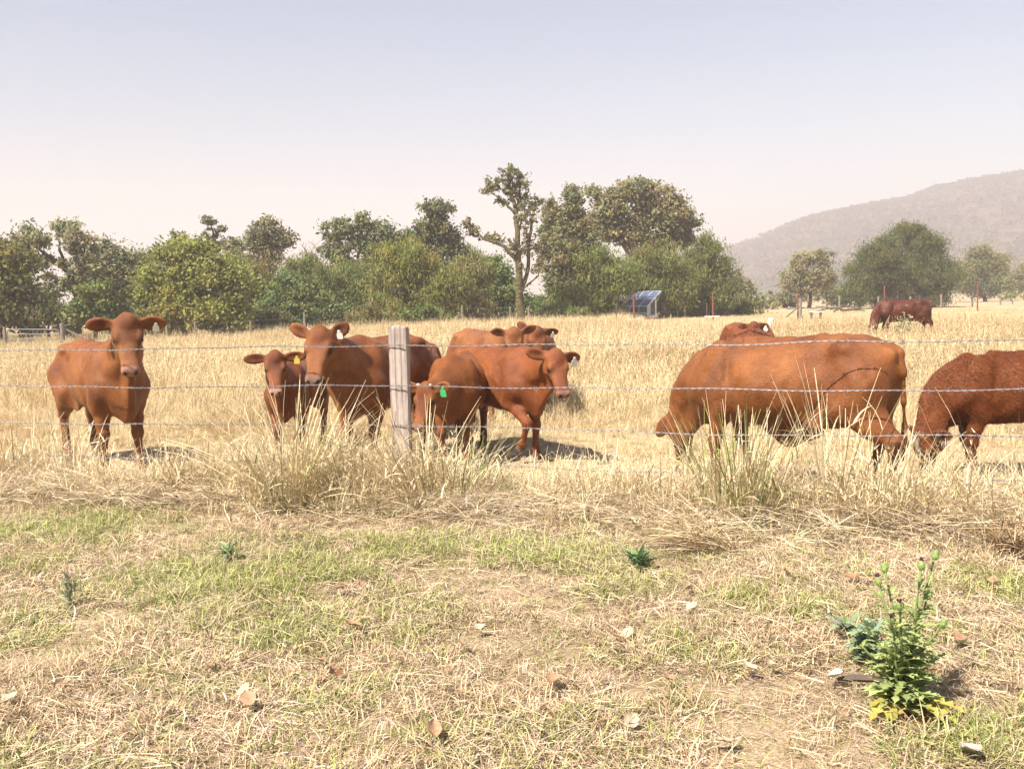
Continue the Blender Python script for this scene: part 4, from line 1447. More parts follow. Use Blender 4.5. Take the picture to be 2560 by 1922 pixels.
def cow_colours(P, info, col, p):
    """coat colour per vertex: the animal's own markings (muzzle skin, hooves, pale legs, white face)"""
    n = len(P)
    base = np.tile(np.array(col, np.float32), (n, 1))
    F, S, U = info['Mh']
    q = P - info['poll']
    l = q @ F / info['L']
    s = q @ S / info['hs']
    u = q @ U / info['hs']
    onhead = (l > -0.15) & (l < 1.1) & (np.abs(s) < 0.16) & (np.abs(u) < 0.2)
    pale = np.array((1.18, 1.30, 1.35), np.float32)

    def blend(mask, c):
        base[:] = base * (1 - mask[:, None]) + np.array(c, np.float32) * mask[:, None]
    # paler insides of legs and under-belly hair, darker spine
    z = P[:, 2]
    body = (P[:, 0] < 0.95)
    inner = np.clip((0.62 - z) / 0.25, 0, 1) * np.clip((0.17 - np.abs(P[:, 1])) / 0.06, 0, 1) * body * (~onhead)
    base *= (1 + (pale - 1) * (0.75 * inner)[:, None])
    sp = np.clip((z - 1.2) / 0.12, 0, 1) * np.exp(-(P[:, 1] / 0.12)**2) * body * (~onhead)
    base *= (1 - np.array((0.14, 0.22, 0.25), np.float32) * sp[:, None])
    # dusty, stained lower legs and a darker, uneven coat on shoulder and hip
    low = np.clip((0.48 - z) / 0.30, 0, 1) * (~onhead)
    base *= (1 - np.array((0.30, 0.26, 0.10), np.float32) * low[:, None])
    bl_ = np.exp(-(((P[:, 0] + 0.50) / 0.16)**2 + ((z - 1.02) / 0.13)**2)) + 0.8 * np.exp(-(((P[:, 0] - 0.62) / 0.13)**2 + ((z - 0.80) / 0.12)**2)) + 0.5 * np.exp(-(((P[:, 0] - 0.05) / 0.22)**2 + ((z - 0.70) / 0.10)**2))
    base *= (1 - np.array((0.30, 0.38, 0.42), np.float32) * (np.clip(bl_, 0, 1) * (~onhead))[:, None])
    # forehead darker, sides of the face paler
    fh = np.exp(-((l - 0.22) / 0.22)**2) * np.clip(u / 0.06, 0, 1) * np.exp(-(s / 0.07)**2) * onhead
    base *= (1 - np.array((0.20, 0.28, 0.30), np.float32) * fh[:, None])
    ck = np.exp(-((l - 0.5) / 0.16)**2) * np.clip((np.abs(s) - 0.03) / 0.05, 0, 1) * onhead
    base *= (1 + np.array((0.12, 0.28, 0.35), np.float32) * ck[:, None])
    if p.get('blaze'):
        bl = np.clip((0.042 - np.abs(s)) / 0.02, 0, 1) * np.clip(u / 0.03, 0, 1) * np.clip((l + 0.02) / 0.1, 0, 1) * np.clip((0.42 - l) / 0.1, 0, 1) * onhead
        blend(bl, (0.72, 0.68, 0.60))
        bl = np.clip((l - 0.72) / 0.06, 0, 1) * onhead
        blend(bl, (0.62, 0.52, 0.44))
        bl = np.clip((-u - 0.06) / 0.03, 0, 1) * np.clip(1 - np.abs(l - 0.1) / 0.2, 0, 1) * onhead
        blend(bl, (0.62, 0.54, 0.46))
    mz = np.clip((l - 0.865) / 0.05, 0, 1) * onhead * np.clip((u + 0.062) / 0.02, 0, 1)
    blend(mz * 0.92, p.get('muzzle', (0.30, 0.16, 0.115)))
    lip = np.clip((l - 0.84) / 0.05, 0, 1) * onhead * np.clip((-0.028 - u) / 0.012, 0, 1)
    blend(lip * 0.85, (0.07, 0.035, 0.022))
    for sg in (1, -1):
        ns = np.exp(-(((l - 1.0) / 0.05)**2 + ((s - sg * 0.043) / 0.013)**2 + ((u - 0.014) / 0.014)**2)) * onhead
        blend(np.clip(ns * 1.6, 0, 1), (0.02, 0.01, 0.008))
        ey = np.exp(-(((l - 0.365) / 0.085)**2 + ((s - sg * 0.102) / 0.040)**2 + ((u - 0.022) / 0.027)**2)) * onhead
        blend(np.clip(ey * 1.6, 0, 1) * 0.92, (0.045, 0.016, 0.008))
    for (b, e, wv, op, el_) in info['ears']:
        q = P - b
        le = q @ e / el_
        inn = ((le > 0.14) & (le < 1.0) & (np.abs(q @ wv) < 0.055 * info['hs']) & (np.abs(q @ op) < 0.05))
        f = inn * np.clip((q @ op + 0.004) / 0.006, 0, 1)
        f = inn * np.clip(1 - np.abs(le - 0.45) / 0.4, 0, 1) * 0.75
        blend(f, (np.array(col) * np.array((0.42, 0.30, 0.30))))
    for ft in info['hoof']:
        dx = P - (ft + np.array([0.02, 0, 0.0]))
        hm = np.clip((0.062 - (P[:, 2] - ft[2])) / 0.015, 0, 1) * (np.abs(dx[:, 0]) < 0.12) * (np.abs(dx[:, 1]) < 0.10) * (P[:, 2] < 0.3)
        blend(hm * 0.9, (0.07, 0.05, 0.04))
    ts = (P[:, 0] < -0.89) & (P[:, 2] < 0.52)
    base[ts] *= np.array((0.35, 0.30, 0.30), np.float32)
    return base


def coat_mat(name, fluff=0.0):
    m, nt, b, o = new_mat(name)
    tc = N(nt, 'ShaderNodeTexCoord')
    v = tc.outputs['Object']
    a = N(nt, 'ShaderNodeAttribute', attribute_name='Col').outputs['Color']
    # worn, staring and licked patches of the coat
    n1 = noise(nt, v, 3.2, 6, 0.62, 0.34, 0.66, (0.60, 0.52, 0.47, 1), (1.16, 1.20, 1.20, 1))
    c = mix(nt, 1.0, a, n1, 'MULTIPLY')
    mp = N(nt, 'ShaderNodeMapping')
    mp.inputs['Scale'].default_value = (10, 40, 26)
    nt.links.new(v, mp.inputs['Vector'])
    n2 = noise(nt, mp.outputs['Vector'], 2.2, 5, 0.7, 0.3, 0.72, (0.76, 0.70, 0.66, 1), (1.16, 1.18, 1.18, 1))
    c = mix(nt, 0.75, c, n2, 'MULTIPLY')
    nt.links.new(c, b.inputs['Base Color'])
    b.inputs['Roughness'].default_value = 0.48
    b.inputs['Specular IOR Level'].default_value = 0.32
    b.inputs['Sheen Weight'].default_value = 0.08
    b.inputs['Sheen Roughness'].default_value = 0.4
    b.inputs['Sheen Tint'].default_value = (1, 0.75, 0.5, 1)
    mp2 = N(nt, 'ShaderNodeMapping')
    mp2.inputs['Scale'].default_value = (30, 110, 80)
    nt.links.new(v, mp2.inputs['Vector'])
    h1 = noise(nt, mp2.outputs['Vector'], 1.6, 4, 0.65, 0.2, 0.8)
    h2 = noise(nt, v, 7.0, 3, 0.5, 0.2, 0.8)
    hh = mix(nt, 0.5, h1, h2)
    bump(nt, b, hh, 0.55, 0.02)
    return m


COAT = coat_mat('cattle_coat')
HAIR = vcol_mat('cattle_hair', 0.85, 0.0)
EYE, _nt, _b, _o = new_mat('eye_black')
_b.inputs['Base Color'].default_value = (0.012, 0.006, 0.004, 1)
_b.inputs['Roughness'].default_value = 0.12
TAGM = {
    'white': simple_mat('tag_white', (0.75, 0.72, 0.62), 0.45, 0, 0.06, 20, 0),
    'yellow': simple_mat('tag_yellow', (0.72, 0.62, 0.12), 0.45, 0, 0.06, 20, 0),
    'green': simple_mat('tag_green', (0.06, 0.42, 0.14), 0.45, 0, 0.06, 20, 0),
}
HORN = simple_mat('horn_bud', (0.42, 0.36, 0.30), 0.5, 0, 0.15, 40, 0.1)


def hair_mesh(P, Q, cols, n, length, width, seed, lift=0.35, clump=0.0, keep=None):
    """n short tapering hairs lying along the coat (backwards and down)"""
    r = np.random.default_rng(seed)
    A, B, C = P[Q[:, 0]], P[Q[:, 1]], P[Q[:, 2]]
    nr = np.cross(P[Q[:, 2]] - P[Q[:, 0]], P[Q[:, 3]] - P[Q[:, 1]])
    ar = np.linalg.norm(nr, axis=1)
    nr = nr / np.maximum(ar, 1e-12)[:, None]
    cen = P[Q].mean(1)
    w = ar.copy()
    if keep is not None:
        w *= keep(cen)
    fi = r.choice(len(Q), n, p=w / w.sum())
    uv = r.random((n, 2))
    D_ = P[Q[:, 3]]
    p = (A[fi] * ((1 - uv[:, :1]) * (1 - uv[:, 1:])) + B[fi] * (uv[:, :1] * (1 - uv[:, 1:])) + C[fi] * (uv[:, :1] * uv[:, 1:]) + D_[fi] * ((1 - uv[:, :1]) * uv[:, 1:]))
    nn = nr[fi]
    flow = np.array([-0.75, 0, -0.65]) + r.normal(0, 0.28, (n, 3))
    if clump > 0:
        ph = np.sin(p[:, 0] * 23 + 3 * np.sin(p[:, 2] * 17)) + np.sin(p[:, 2] * 29 + 2 * np.sin(p[:, 0] * 19))
        flow += np.stack([0.3 * ph, 0 * ph, 0.35 * np.cos(p[:, 0] * 31 + p[:, 2] * 13)], 1) * clump
    flow -= nn * (flow * nn).sum(1)[:, None]
    flow /= np.linalg.norm(flow, axis=1)[:, None] + 1e-9
    ln = length * (0.6 + 0.8 * r.random(n))
    d = flow * (1 - lift) + nn * lift * (0.5 + r.random(n))[:, None]
    side = np.cross(nn, flow)
    tipp = p + d * ln[:, None]
    V = np.empty((n * 3, 3), np.float32)
    root = p - nn * 0.003
    V[0::3] = root + side * width
    V[1::3] = root - side * width
    V[2::3] = tipp
    c = cols[Q[fi, 0]] * (0.86 + 0.28 * r.random((n, 1)))
    if clump > 0.5:
        c *= (1 + 0.14 * np.tanh(ph))[:, None]
    cc = np.repeat(c, 3, axis=0)
    T = np.arange(n * 3, dtype=np.int32).reshape(-1, 3)
    return V, T, cc


def leaf_disc(c, e, w, nrm, le, wi, th):
    """a thin tag plate: rounded outline with thickness"""
    out = [(-0.5, 0.10), (-0.42, 0.22), (-0.22, 0.24), (-0.12, 0.44), (0.30, 0.50), (0.46, 0.44), (0.5, 0.30)]
    ring = out + [(a, -b) for a, b in reversed(out)]
    m = MB()
    f = [Vector(c + e * (a * le) + w * (b * wi) + nrm * th) for a, b in ring]
    k = [Vector(c + e * (a * le) + w * (b * wi) - nrm * th) for a, b in ring]
    m.poly(f)
    m.poly(list(reversed(k)))
    for i in range(len(ring)):
        j = (i + 1) % len(ring)
        m.poly([f[i], k[i], k[j], f[j]])
    return m


def cow(name, label, loc, heading, scale, poll_at, face_yaw, pitch, col, group='red cattle in the paddock', cat='cow', tag_ear=None, tag_col='white', hair=0, hair_len=0.02, clump=0.0, horn=False, **p):
    """loc: (X, Y) of the middle of the body; heading and face_yaw in world degrees; poll_at: world point of the poll"""
    hd = math.radians(heading)
    rel = (Vector(poll_at) - Vector((loc[0], loc[1], 0))) / scale
    c, s = math.cos(-hd), math.sin(-hd)
    p['poll'] = (rel.x * c - rel.y * s, rel.x * s + rel.y * c, rel.z)
    p['yaw'] = face_yaw - heading
    p['pitch'] = pitch
    P, Q, info = build_cow_mesh(p)
    cols = cow_colours(P, info, col, p)
    o = mesh_np(name, P, Q, COAT, None, True, cols)
    o.location = (loc[0], loc[1], 0)
    o.rotation_euler = (0, 0, hd)
    o.scale = (scale,) * 3
    tag(o, label, cat, group)
    hp, hs = info['hp'], info['hs']
    for sg in (1, -1):
        m = MB()
        b = hp(0.365, sg * 0.1000, 0.020)
        r = 0.0265 * hs
        rows = []
        for i in range(1, 6):
            a = math.pi * i / 6
            rows.append([(Vector((math.cos(a), math.sin(a) * math.cos(t), math.sin(a) * math.sin(t))) * r) for t in [2 * math.pi * k / 10 for k in range(10)]])
        pv = [Vector((r, 0, 0))] + [q for row in rows for q in row] + [Vector((-r, 0, 0))]
        m.v = [tuple(Vector(b) + q) for q in pv]
        for k in range(10):
            m.f.append((0, 1 + k, 1 + (k + 1) % 10))
            m.f.append((51, 41 + (k + 1) % 10, 41 + k))
            for i in range(4):
                m.f.append((1 + i * 10 + k, 11 + i * 10 + k, 11 + i * 10 + (k + 1) % 10, 1 + i * 10 + (k + 1) % 10))
        m.build('eye', EYE, o, True)
    if horn:
        for sg in (1, -1):
            m = MB()
            b = Vector(hp(0.0, sg * 0.075, 0.085))
            d = Vector(S_ := info['Mh'][1]) * sg * 0.5 + Vector(info['Mh'][2])
            d.normalize()
            m.tube([b - d * 0.01, b + d * 0.012, b + d * 0.030, b + d * 0.038], [0.021, 0.021, 0.015, 0.004], 10)
            m.build('horn_bud', HORN, o, True)
    if tag_ear is not None:
        be, e, wv, op, el_ = info['ears'][0 if tag_ear == 'l' else 1]
        sz = p.get('tag_size', 1.0)
        dn = np.array([0, 0, -1.0])
        dn = dn - op * (dn @ op)
        dn /= np.linalg.norm(dn)
        sdv = np.cross(dn, op)
        hold = be + e * el_ * p.get('tag_pos', 0.6) + op * 0.024 * hs
        cpos = hold + dn * 0.034 * sz + op * 0.004
        t = leaf_disc(cpos, dn, sdv, op, 0.085 * sz, 0.062 * sz, 0.0022).build('ear_tag', TAGM[tag_col], o)
        m = MB()
        m.tube([Vector(hold - op * 0.03), Vector(hold + op * 0.009)], 0.008, 8)
        m.build('stud', TAGM[tag_col], t)
    if hair:
        face_lo = info['poll'] + info['Mh'][0] * info['L'] * 0.62

        def keep(cen):
            q = cen - info['poll']
            l = q @ info['Mh'][0] / info['L']
            near = (np.linalg.norm(q - info['Mh'][0] * info['L'] * 0.6, axis=1) < 0.30)
            k = np.where((l > 0.30) & near, 0.0, 1.0)
            k *= np.where(cen[:, 2] < 0.12, 0, 1)
            return k
        Vh, T, cc = hair_mesh(P, Q, cols, hair, hair_len, p.get('hair_w', 0.0022), int(abs(loc[0] * 1000)) + 7, 0.25 + 0.1 * (clump > 0), clump, keep)
        ho = mesh_np('coat_hair', Vh, T, HAIR, o, False, cc)
        ho['kind'] = 'stuff'
    return o

# ================================================================== THE HERD
RED = (0.233, 0.079, 0.019)
DRED = (0.095, 0.023, 0.009)


def facing(p, turn=0.0):
    """world yaw that looks at the camera from p, turned by some degrees (positive: towards the picture's right)"""
    return math.degrees(math.atan2(-p[1], -p[0])) + turn


# 1 lone cow at the left, looking into the lens
pl = at(316, 806, 8.55)
cow('cow', 'lone red cow standing apart near the gate, facing the camera, white ear tag', (-4.17, 9.32), -49, 0.98, pl, facing(pl, 3), 62, RED, tag_ear='l', ear_l=(1, -0.12, 0.0), ear_r=(1, -0.10, 0), nctrl=(0.86, -0.02, 1.12), legs={'fr': (-0.06, 0, 0), 'fl': (0.05, 0.0, 0), 'hl': (-.05, 0, 0)}, fat=0.86, head=1.08, res=0.0145, dewlap=1.2, tail=0.13, hair=26000, hair_len=0.014, bony=0.7)
# 2 calf with the yellow tag
pl = at(688, 893, 9.05)
cow('calf', 'small red calf with a yellow ear tag standing head-on', (-2.30, 9.88), -92, 0.78, pl, facing(pl, -2), 58, (0.216, 0.066, 0.017), tag_ear='l', tag_col='yellow', tag_size=1.2, ear_l=(1, 0.12, 0.0), ear_r=(1, -0.05, 0.0), nctrl=(0.88, 0, 1.05), cat='calf', fat=0.84, belly=0.03, tail=0.12, hair=18000, hair_len=0.016, head=1.06, ear=1.12, res=0.0145, muzzle=(0.42, 0.25, 0.19))
# 3 cow next to the post
pl = at(803, 838, 8.15)
cow('cow', 'red cow beside the wooden post, head turned, grey muzzle', (-1.28, 9.12), -106, 0.98, pl, facing(pl, -17), 56, (0.241, 0.081, 0.020), tag_ear='l', tag_pos=0.35, ear_l=(0.55, -0.45, -0.75), ear_r=(0.9, -0.05, -0.5), nctrl=(0.90, 0.02, 1.10), res=0.0145, legs={'fl': (0.04, 0, 0), 'fr': (-0.05, 0, 0)}, muzzle=(0.20, 0.125, 0.105), dewlap=1.1, fat=0.93, hair=26000, hair_len=0.014)
# 4 calf half hidden behind the post
pl = at(1052, 905, 12.2)
cow('calf', 'rough coated red calf mostly hidden behind the post and the cow beside it', (-1.15, 11.3), 88, 0.84, (-1.1, 12.2, 0.75), 80, 60, (0.229, 0.063, 0.015), cat='calf', hair=9000, hair_len=0.035, clump=0.5, res=0.025, fat=1.05)
# 5 grazing calf with the green tag
pl = at(1072, 972, 8.35)
cow('calf', 'red calf with a green ear tag and horn buds, head lowered to graze', (-0.52, 9.42), -97, 0.82, pl, facing(pl, -34), 60, (0.233, 0.076, 0.019), tag_ear='l', tag_col='green', tag_size=1.35, tag_pos=0.6, horn=True, ear_l=(1, 0.25, -0.15), ear_r=(1, 0.1, -0.1), cat='calf', fat=1.06, bony=1.2, res=0.0145, hair=24000, hair_len=0.02, clump=0.3, nctrl=(0.92, -0.02, 1.0), dewlap=0.8)
# 6 walking cow, white tag
pl = at(1385, 890, 8.66)
cow('cow', 'red cow walking with one foreleg raised, white ear tag, right of the green-tagged calf', (-0.15, 9.55), -55, 0.86, pl, facing(pl, 22), 58, (0.233, 0.068, 0.017), tag_ear='l', tag_size=1.3, ear_l=(1, -0.28, 0.0), ear_r=(0.9, -0.15, -0.4), legs={'fr': (0, 0, 99), 'fl': (0.0, 0, 0), 'hl': (-0.18, 0, 0), 'hr': (0.12, 0, 0)}, nctrl=(0.92, 0.0, 1.08), res=0.0145, fat=0.92, bony=1.2, hair=26000, hair_len=0.016, clump=0.2, muzzle=(0.36, 0.20, 0.15), dewlap=1.1)
# 7 and 8 two cows behind it, heads together
pl = at(1284, 830, 11.7)
cow('cow', 'pale faced red cow behind the walking cow, cheek to cheek with another', (-0.38, 12.75), -64, 0.92, pl, facing(pl, 0), 72, (0.254, 0.093, 0.026), ear_r=(1, 0.2, -0.1), ear_l=(1, -0.1, -0.4), res=0.02, nctrl=(0.92, 0, 1.12))
pl = at(1341, 828, 12.0)
cow('cow', 'darker faced red cow at the back, right of the pale faced cow', (0.34, 13.2), -90, 0.93, pl, facing(pl, 8), 70, (0.211, 0.063, 0.017), tag_ear='l', ear_l=(1, -0.35, -0.1), ear_r=(0.6, -0.2, -0.6), res=0.02, nctrl=(0.92, 0, 1.12))
# 9 the big cow side on
pl = at(1703, 1036, 8.12)
cow('cow', 'largest red cow, side-on behind the wire, grazing with its head down', (2.21, 7.39), 141, 0.98, pl, 72, 66, (0.235, 0.080, 0.019), fat=1.04, sheath=True, nbz=0.97, fall=0.09, tail=-0.12, ear=1.02, hair=34000, hair_len=0.014, bony=0.4, ear_l=(0.62, -0.35, 0.95), ear_r=(1, -0.1, 0.1), res=0.0145, legs={'hl': (-0.15, 0.02, 0), 'hr': (0.16, 0, 0), 'fl': (0.02, 0, 0), 'fr': (-0.16, 0, 0)}, nctrl=(0.98, -0.06, 1.02), dewlap=1.2, hump=0.0)
# 10 dark shaggy calf at the edge
pl = at(2316, 1084, 7.62)
cow('calf', 'dark shaggy calf with a white blaze grazing at the right edge', (4.35, 7.80), 176, 0.84, pl, 188, 92, (0.158, 0.047, 0.015), blaze=True, cat='calf', fat=1.02, res=0.0145, fall=0.08, nbz=0.97, hair=70000, hair_len=0.036, clump=1.0, hair_w=0.0026, ear_l=(1, -0.35, -0.25), legs={'fl': (0.02, 0, 0), 'fr': (-0.10, 0, 0), 'hl': (0.05, 0, 0)}, nctrl=(0.95, 0.0, 0.95), head=1.02, muzzle=(0.55, 0.42, 0.36), dewlap=0.7)
# 11, 12 cattle behind the big cow
pl = at(1884, 814, 15.9)
cow('cow', 'red cow far behind the back of the big cow, looking over, white ear tag', (4.36, 17.0), -74, 0.83, pl, facing(pl, 4), 52, (0.188, 0.052, 0.015), tag_ear='l', tag_size=1.5, ear_l=(1, -0.25, -0.1), res=0.022, nctrl=(0.9, 0, 1.1))
cow('calf', 'rough red back of a calf showing just over the big cow', (2.98, 11.4), 70, 0.885, (3.3, 12.6, 0.6), 70, 70, (0.220, 0.066, 0.017), cat='calf', hair=14000, hair_len=0.04, clump=0.6, res=0.025, fat=1.15)
# 13 dark red cow far out
pl = at(2182, 818, 30.8)
cow('cow', 'dark red cow grazing alone far out in the paddock', (13.35, 31.5), 176, 1.03, pl, 195, 72, DRED, res=0.024, tail=0.04, nctrl=(0.98, 0.0, 0.98), legs={'hl': (-0.08, 0, 0), 'hr': (0.12, 0, 0)}, fat=1.03)

# ================================================================== GRASS
GRASS = vcol_mat('dry_grass', 0.8, 0.08, 0.14, tint=True)
STRAW = vcol_mat('straw', 0.7, 0.12, 0.12)
PAL = {
    'pale': (0.68, 0.575, 0.375), 'blonde': (0.59, 0.465, 0.265), 'tan': (0.42, 0.30, 0.175), 'brown': (0.25, 0.155, 0.08),
    'grey': (0.48, 0.40, 0.31), 'green': (0.17, 0.24, 0.06), 'lime': (0.42, 0.46, 0.14), 'olive': (0.22, 0.235, 0.075), 'mauve': (0.45, 0.34, 0.265),
}


def pick(r, n, weights):
    ks = list(weights)
    w = np.array([weights[k] for k in ks], float)
    a = np.array([PAL[k] for k in ks])
    return a[r.choice(len(ks), n, p=w / w.sum())] * (0.8 + 0.4 * r.random((n, 1)))


def blades(r, base, az, el0, length, width, bend, cols, seg=3, wob=0.12):
    """curved tapering strips. base (n,3); az azimuth; el0 start elevation; bend: change of elevation along the blade"""
    n = len(base)
    pts = [base]
    el = el0.copy()
    a = az.copy()
    for i in range(seg):
        st = length / seg
        d = np.stack([np.cos(el) * np.cos(a), np.cos(el) * np.sin(a), np.sin(el)], 1)
        q = pts[-1] + d * st[:, None]
        pts.append(q)
        el = el - bend / seg
        a = a + r.normal(0, wob, n)
    tw = r.uniform(0, math.pi, n)
    side = np.stack([-np.sin(az), np.cos(az), np.zeros(n)], 1) * np.cos(tw)[:, None] + np.stack([np.cos(az) * 0.6, np.sin(az) * 0.6, 0.8 + 0 * az], 1) * np.sin(tw)[:, None] * 0.6
    side /= np.linalg.norm(side, axis=1)[:, None] + 1e-9
    prof = np.linspace(1, 0.12, seg + 1)**0.7
    V = np.empty((n, (seg + 1) * 2, 3), np.float32)
    for i, q in enumerate(pts):
        V[:, 2 * i] = q + side * (width * prof[i])[:, None] * 0.5
        V[:, 2 * i + 1] = q - side * (width * prof[i])[:, None] * 0.5
    o = (np.arange(n) * (seg + 1) * 2)[:, None]
    F = np.concatenate([o + np.array([2 * i, 2 * i + 1, 2 * i + 3, 2 * i + 2]) for i in range(seg)])
    C = np.repeat(cols, (seg + 1) * 2, 0)
    return V.reshape(-1, 3), F.astype(np.int32), C


def join(parts):
    vs, fs, cs = [], [], []
    o = 0
    for v, f, c in parts:
        vs.append(v)
        fs.append(f + o)
        cs.append(c)
        o += len(v)
    return np.concatenate(vs), np.concatenate(fs), np.concatenate(cs)


def tuft(r, n, spread, lmin, lmax, el, els, bend, width, weights, seg=3, heads=0.0):
    a = r.uniform(0, 2 * math.pi, n)
    rad = spread * np.sqrt(r.random(n))
    base = np.stack([rad * np.cos(a), rad * np.sin(a), np.full(n, -0.01)], 1)
    az = a + r.normal(0, 0.9, n)
    ln = r.uniform(lmin, lmax, n)
    e = np.clip(r.normal(el, els, n), 0.02, 1.55)
    bd = np.abs(r.normal(bend, bend * 0.5, n))
    w = width * (0.6 + 0.8 * r.random(n))
    parts = [blades(r, base, az, e, ln, w, bd, pick(r, n, weights), seg)]
    if heads > 0:
        k = int(n * heads)
        V = parts[0][0].reshape(n, -1, 3)
        tips = (V[:k, -1] + V[:k, -2]) / 2
        prev = (V[:k, -3] + V[:k, -4]) / 2
        d = tips - prev
        d /= np.linalg.norm(d, axis=1)[:, None] + 1e-9
        m = 5
        b2 = np.repeat(tips - d * 0.05, m, 0) + np.repeat(d, m, 0) * r.uniform(0, 0.10, (k * m, 1))
        az2 = r.uniform(0, 2 * math.pi, k * m)
        el2 = r.uniform(0.3, 1.3, k * m)
        parts.append(blades(r, b2, az2, el2, r.uniform(0.02, 0.05, k * m), np.full(k * m, width * 0.9), np.full(k * m, 0.4), pick(r, k * m, {'pale': 2, 'blonde': 1, 'tan': 1}), 1))
    return join(parts)


def proto_collection(name, metas):
    col = bpy.data.collections.new(name)
    for i, (v, f, c) in enumerate(metas):
        me = mesh_np('%s_kind_%02d' % (name, i), v, f, GRASS, None, False, c, link=False)
        o = bpy.data.objects.new('%s_kind_%02d' % (name, i), me)
        col.objects.link(o)
    return col


def scatter(name, label, pts, rot, scl, idx, tint, col, cat='grass'):
    """one object: tufts of the collection instanced on points by geometry nodes"""
    me = bpy.data.meshes.new(name)
    n = len(pts)
    me.vertices.add(n)
    me.vertices.foreach_set('co', np.asarray(pts, np.float32).ravel())
    for nm, ty, arr in (('rot', 'FLOAT_VECTOR', rot), ('scl', 'FLOAT', scl), ('kindno', 'INT', idx)):
        a = me.attributes.new(nm, ty, 'POINT')
        a.data.foreach_set('vector' if ty == 'FLOAT_VECTOR' else 'value', np.asarray(arr, np.int32 if ty == 'INT' else np.float32).ravel())
    a = me.attributes.new('tint', 'FLOAT_COLOR', 'POINT')
    t4 = np.ones((n, 4), np.float32)
    t4[:, :3] = tint
    a.data.foreach_set('color', t4.ravel())
    me.materials.append(GRASS)
    o = bpy.data.objects.new(name, me)
    COL.objects.link(o)
    ng = bpy.data.node_groups.new(name + '_nodes', 'GeometryNodeTree')
    ng.interface.new_socket('Geometry', in_out='INPUT', socket_type='NodeSocketGeometry')
    ng.interface.new_socket('Geometry', in_out='OUTPUT', socket_type='NodeSocketGeometry')
    gi = ng.nodes.new('NodeGroupInput')
    gout = ng.nodes.new('NodeGroupOutput')
    ci = ng.nodes.new('GeometryNodeCollectionInfo')
    ci.inputs['Collection'].default_value = col
    ci.inputs['Separate Children'].default_value = True
    ci.inputs['Reset Children'].default_value = True
    ip = ng.nodes.new('GeometryNodeInstanceOnPoints')
    ip.inputs['Pick Instance'].default_value = True

    def attr(nm, ty):
        q = ng.nodes.new('GeometryNodeInputNamedAttribute')
        q.data_type = ty
        q.inputs['Name'].default_value = nm
        return q.outputs['Attribute']
    L = ng.links.new
    L(gi.outputs[0], ip.inputs['Points'])
    L(ci.outputs[0], ip.inputs['Instance'])
    L(attr('kindno', 'INT'), ip.inputs['Instance Index'])
    L(attr('rot', 'FLOAT_VECTOR'), ip.inputs['Rotation'])
    L(attr('scl', 'FLOAT'), ip.inputs['Scale'])
    L(ip.outputs[0], gout.inputs[0])
    md = o.modifiers.new('tufts', 'NODES')
    md.node_group = ng
    tag(o, label, cat, kind='stuff')
    return o


r = np.random.default_rng(5)
DRY = {'pale': 3, 'blonde': 4, 'tan': 3, 'brown': 1, 'grey': 1}
# ---------------------------------------------------------------- mown verge in front of the fence
lawn = []
for i in range(5):      # 0-4 dry, flattened
    lawn.append(tuft(r, 34, 0.08, 0.02, 0.070, 0.42, 0.38, 1.0, 0.0046, {'pale': 3, 'blonde': 2.5, 'tan': 2.5, 'brown': 1.0, 'mauve': 1.2, 'grey': 1, 'olive': .9}))
for i in range(3):      # 5-7 green
    lawn.append(tuft(r, 30, 0.065, 0.03, 0.095, 0.80, 0.38, 1.2, 0.0046, {'green': 3, 'lime': 3, 'olive': 2, 'blonde': 1.2, 'pale': .8}))
for i in range(2):      # 8-9 yellow-green
    lawn.append(tuft(r, 30, 0.07, 0.03, 0.105, 0.65, 0.38, 1.3, 0.0050, {'lime': 3, 'olive': 1.5, 'pale': 2.5, 'blonde': 2}))
for i in range(2):      # 10-11 standing dry
    lawn.append(tuft(r, 20, 0.06, 0.05, 0.12, 0.75, 0.38, 1.2, 0.0052, {'pale': 3, 'blonde': 3, 'tan': 2}))
for i in range(2):      # 12-13 loose clippings
    lawn.append(tuft(r, 14, 0.16, 0.05, 0.18, 0.12, 0.1, 0.3, 0.0046, {'pale': 3, 'blonde': 3, 'tan': 2, 'mauve': 2, 'brown': 1}))
LC_ = proto_collection('verge_tufts', lawn)

n = 60000
u = r.random(n)
py_ = (2.3**1.25 + u * (8.6**1.25 - 2.3**1.25))**(1 / 1.25)
px_ = (r.random(n) * 2 - 1) * (0.60 * py_ + 2.2)
k = py_ < fence_y(px_) - 0.1
px_, py_ = px_[k], py_[k]
n = len(px_)
# where the verge is still green (spots of the place, in ground metres)
gspots = [((130, 1320), 0.9, 0.28, 1.0), ((260, 1300), 0.5, 0.25, 1.0), ((40, 1420), 0.5, 0.25, .35), ((620, 1440), 0.75, 0.5, .95), ((760, 1560), 0.45, 0.25, .9), ((480, 1450), 0.4, 0.3, .7), ((1000, 1370), 0.7, 0.3, .7), ((1250, 1360), 0.6, 0.25, .65), ((1420, 1390), 0.5, 0.3, .6), ((1560, 1450), 0.4, 0.2, .4), ((1950, 1500), 0.5, 0.25, .45), ((850, 1740), 0.35, 0.15, .45), ((1720, 1600), 0.5, 0.2, .25), ((2450, 1850), 0.4, 0.2, .5), ((1780, 1780), 0.4, 0.15, .3), ((480, 1720), 0.35, 0.15, .35), ((60, 1590), .3, .15, .5), ((2540, 1480), .3, .15, .5)]
g = np.zeros(n)
for (pp, sx, sy, am) in gspots:
    q = ground(*pp)
    g = np.maximum(g, am * np.exp(-((px_ - q.x) / (sx * 0.62))**2 - ((py_ - q.y) / (sy * 1.1))**2))
fn = fnoise(px_, py_, 1.6, 91, 3)
fn2 = fnoise(px_, py_, 4.5, 97, 3)
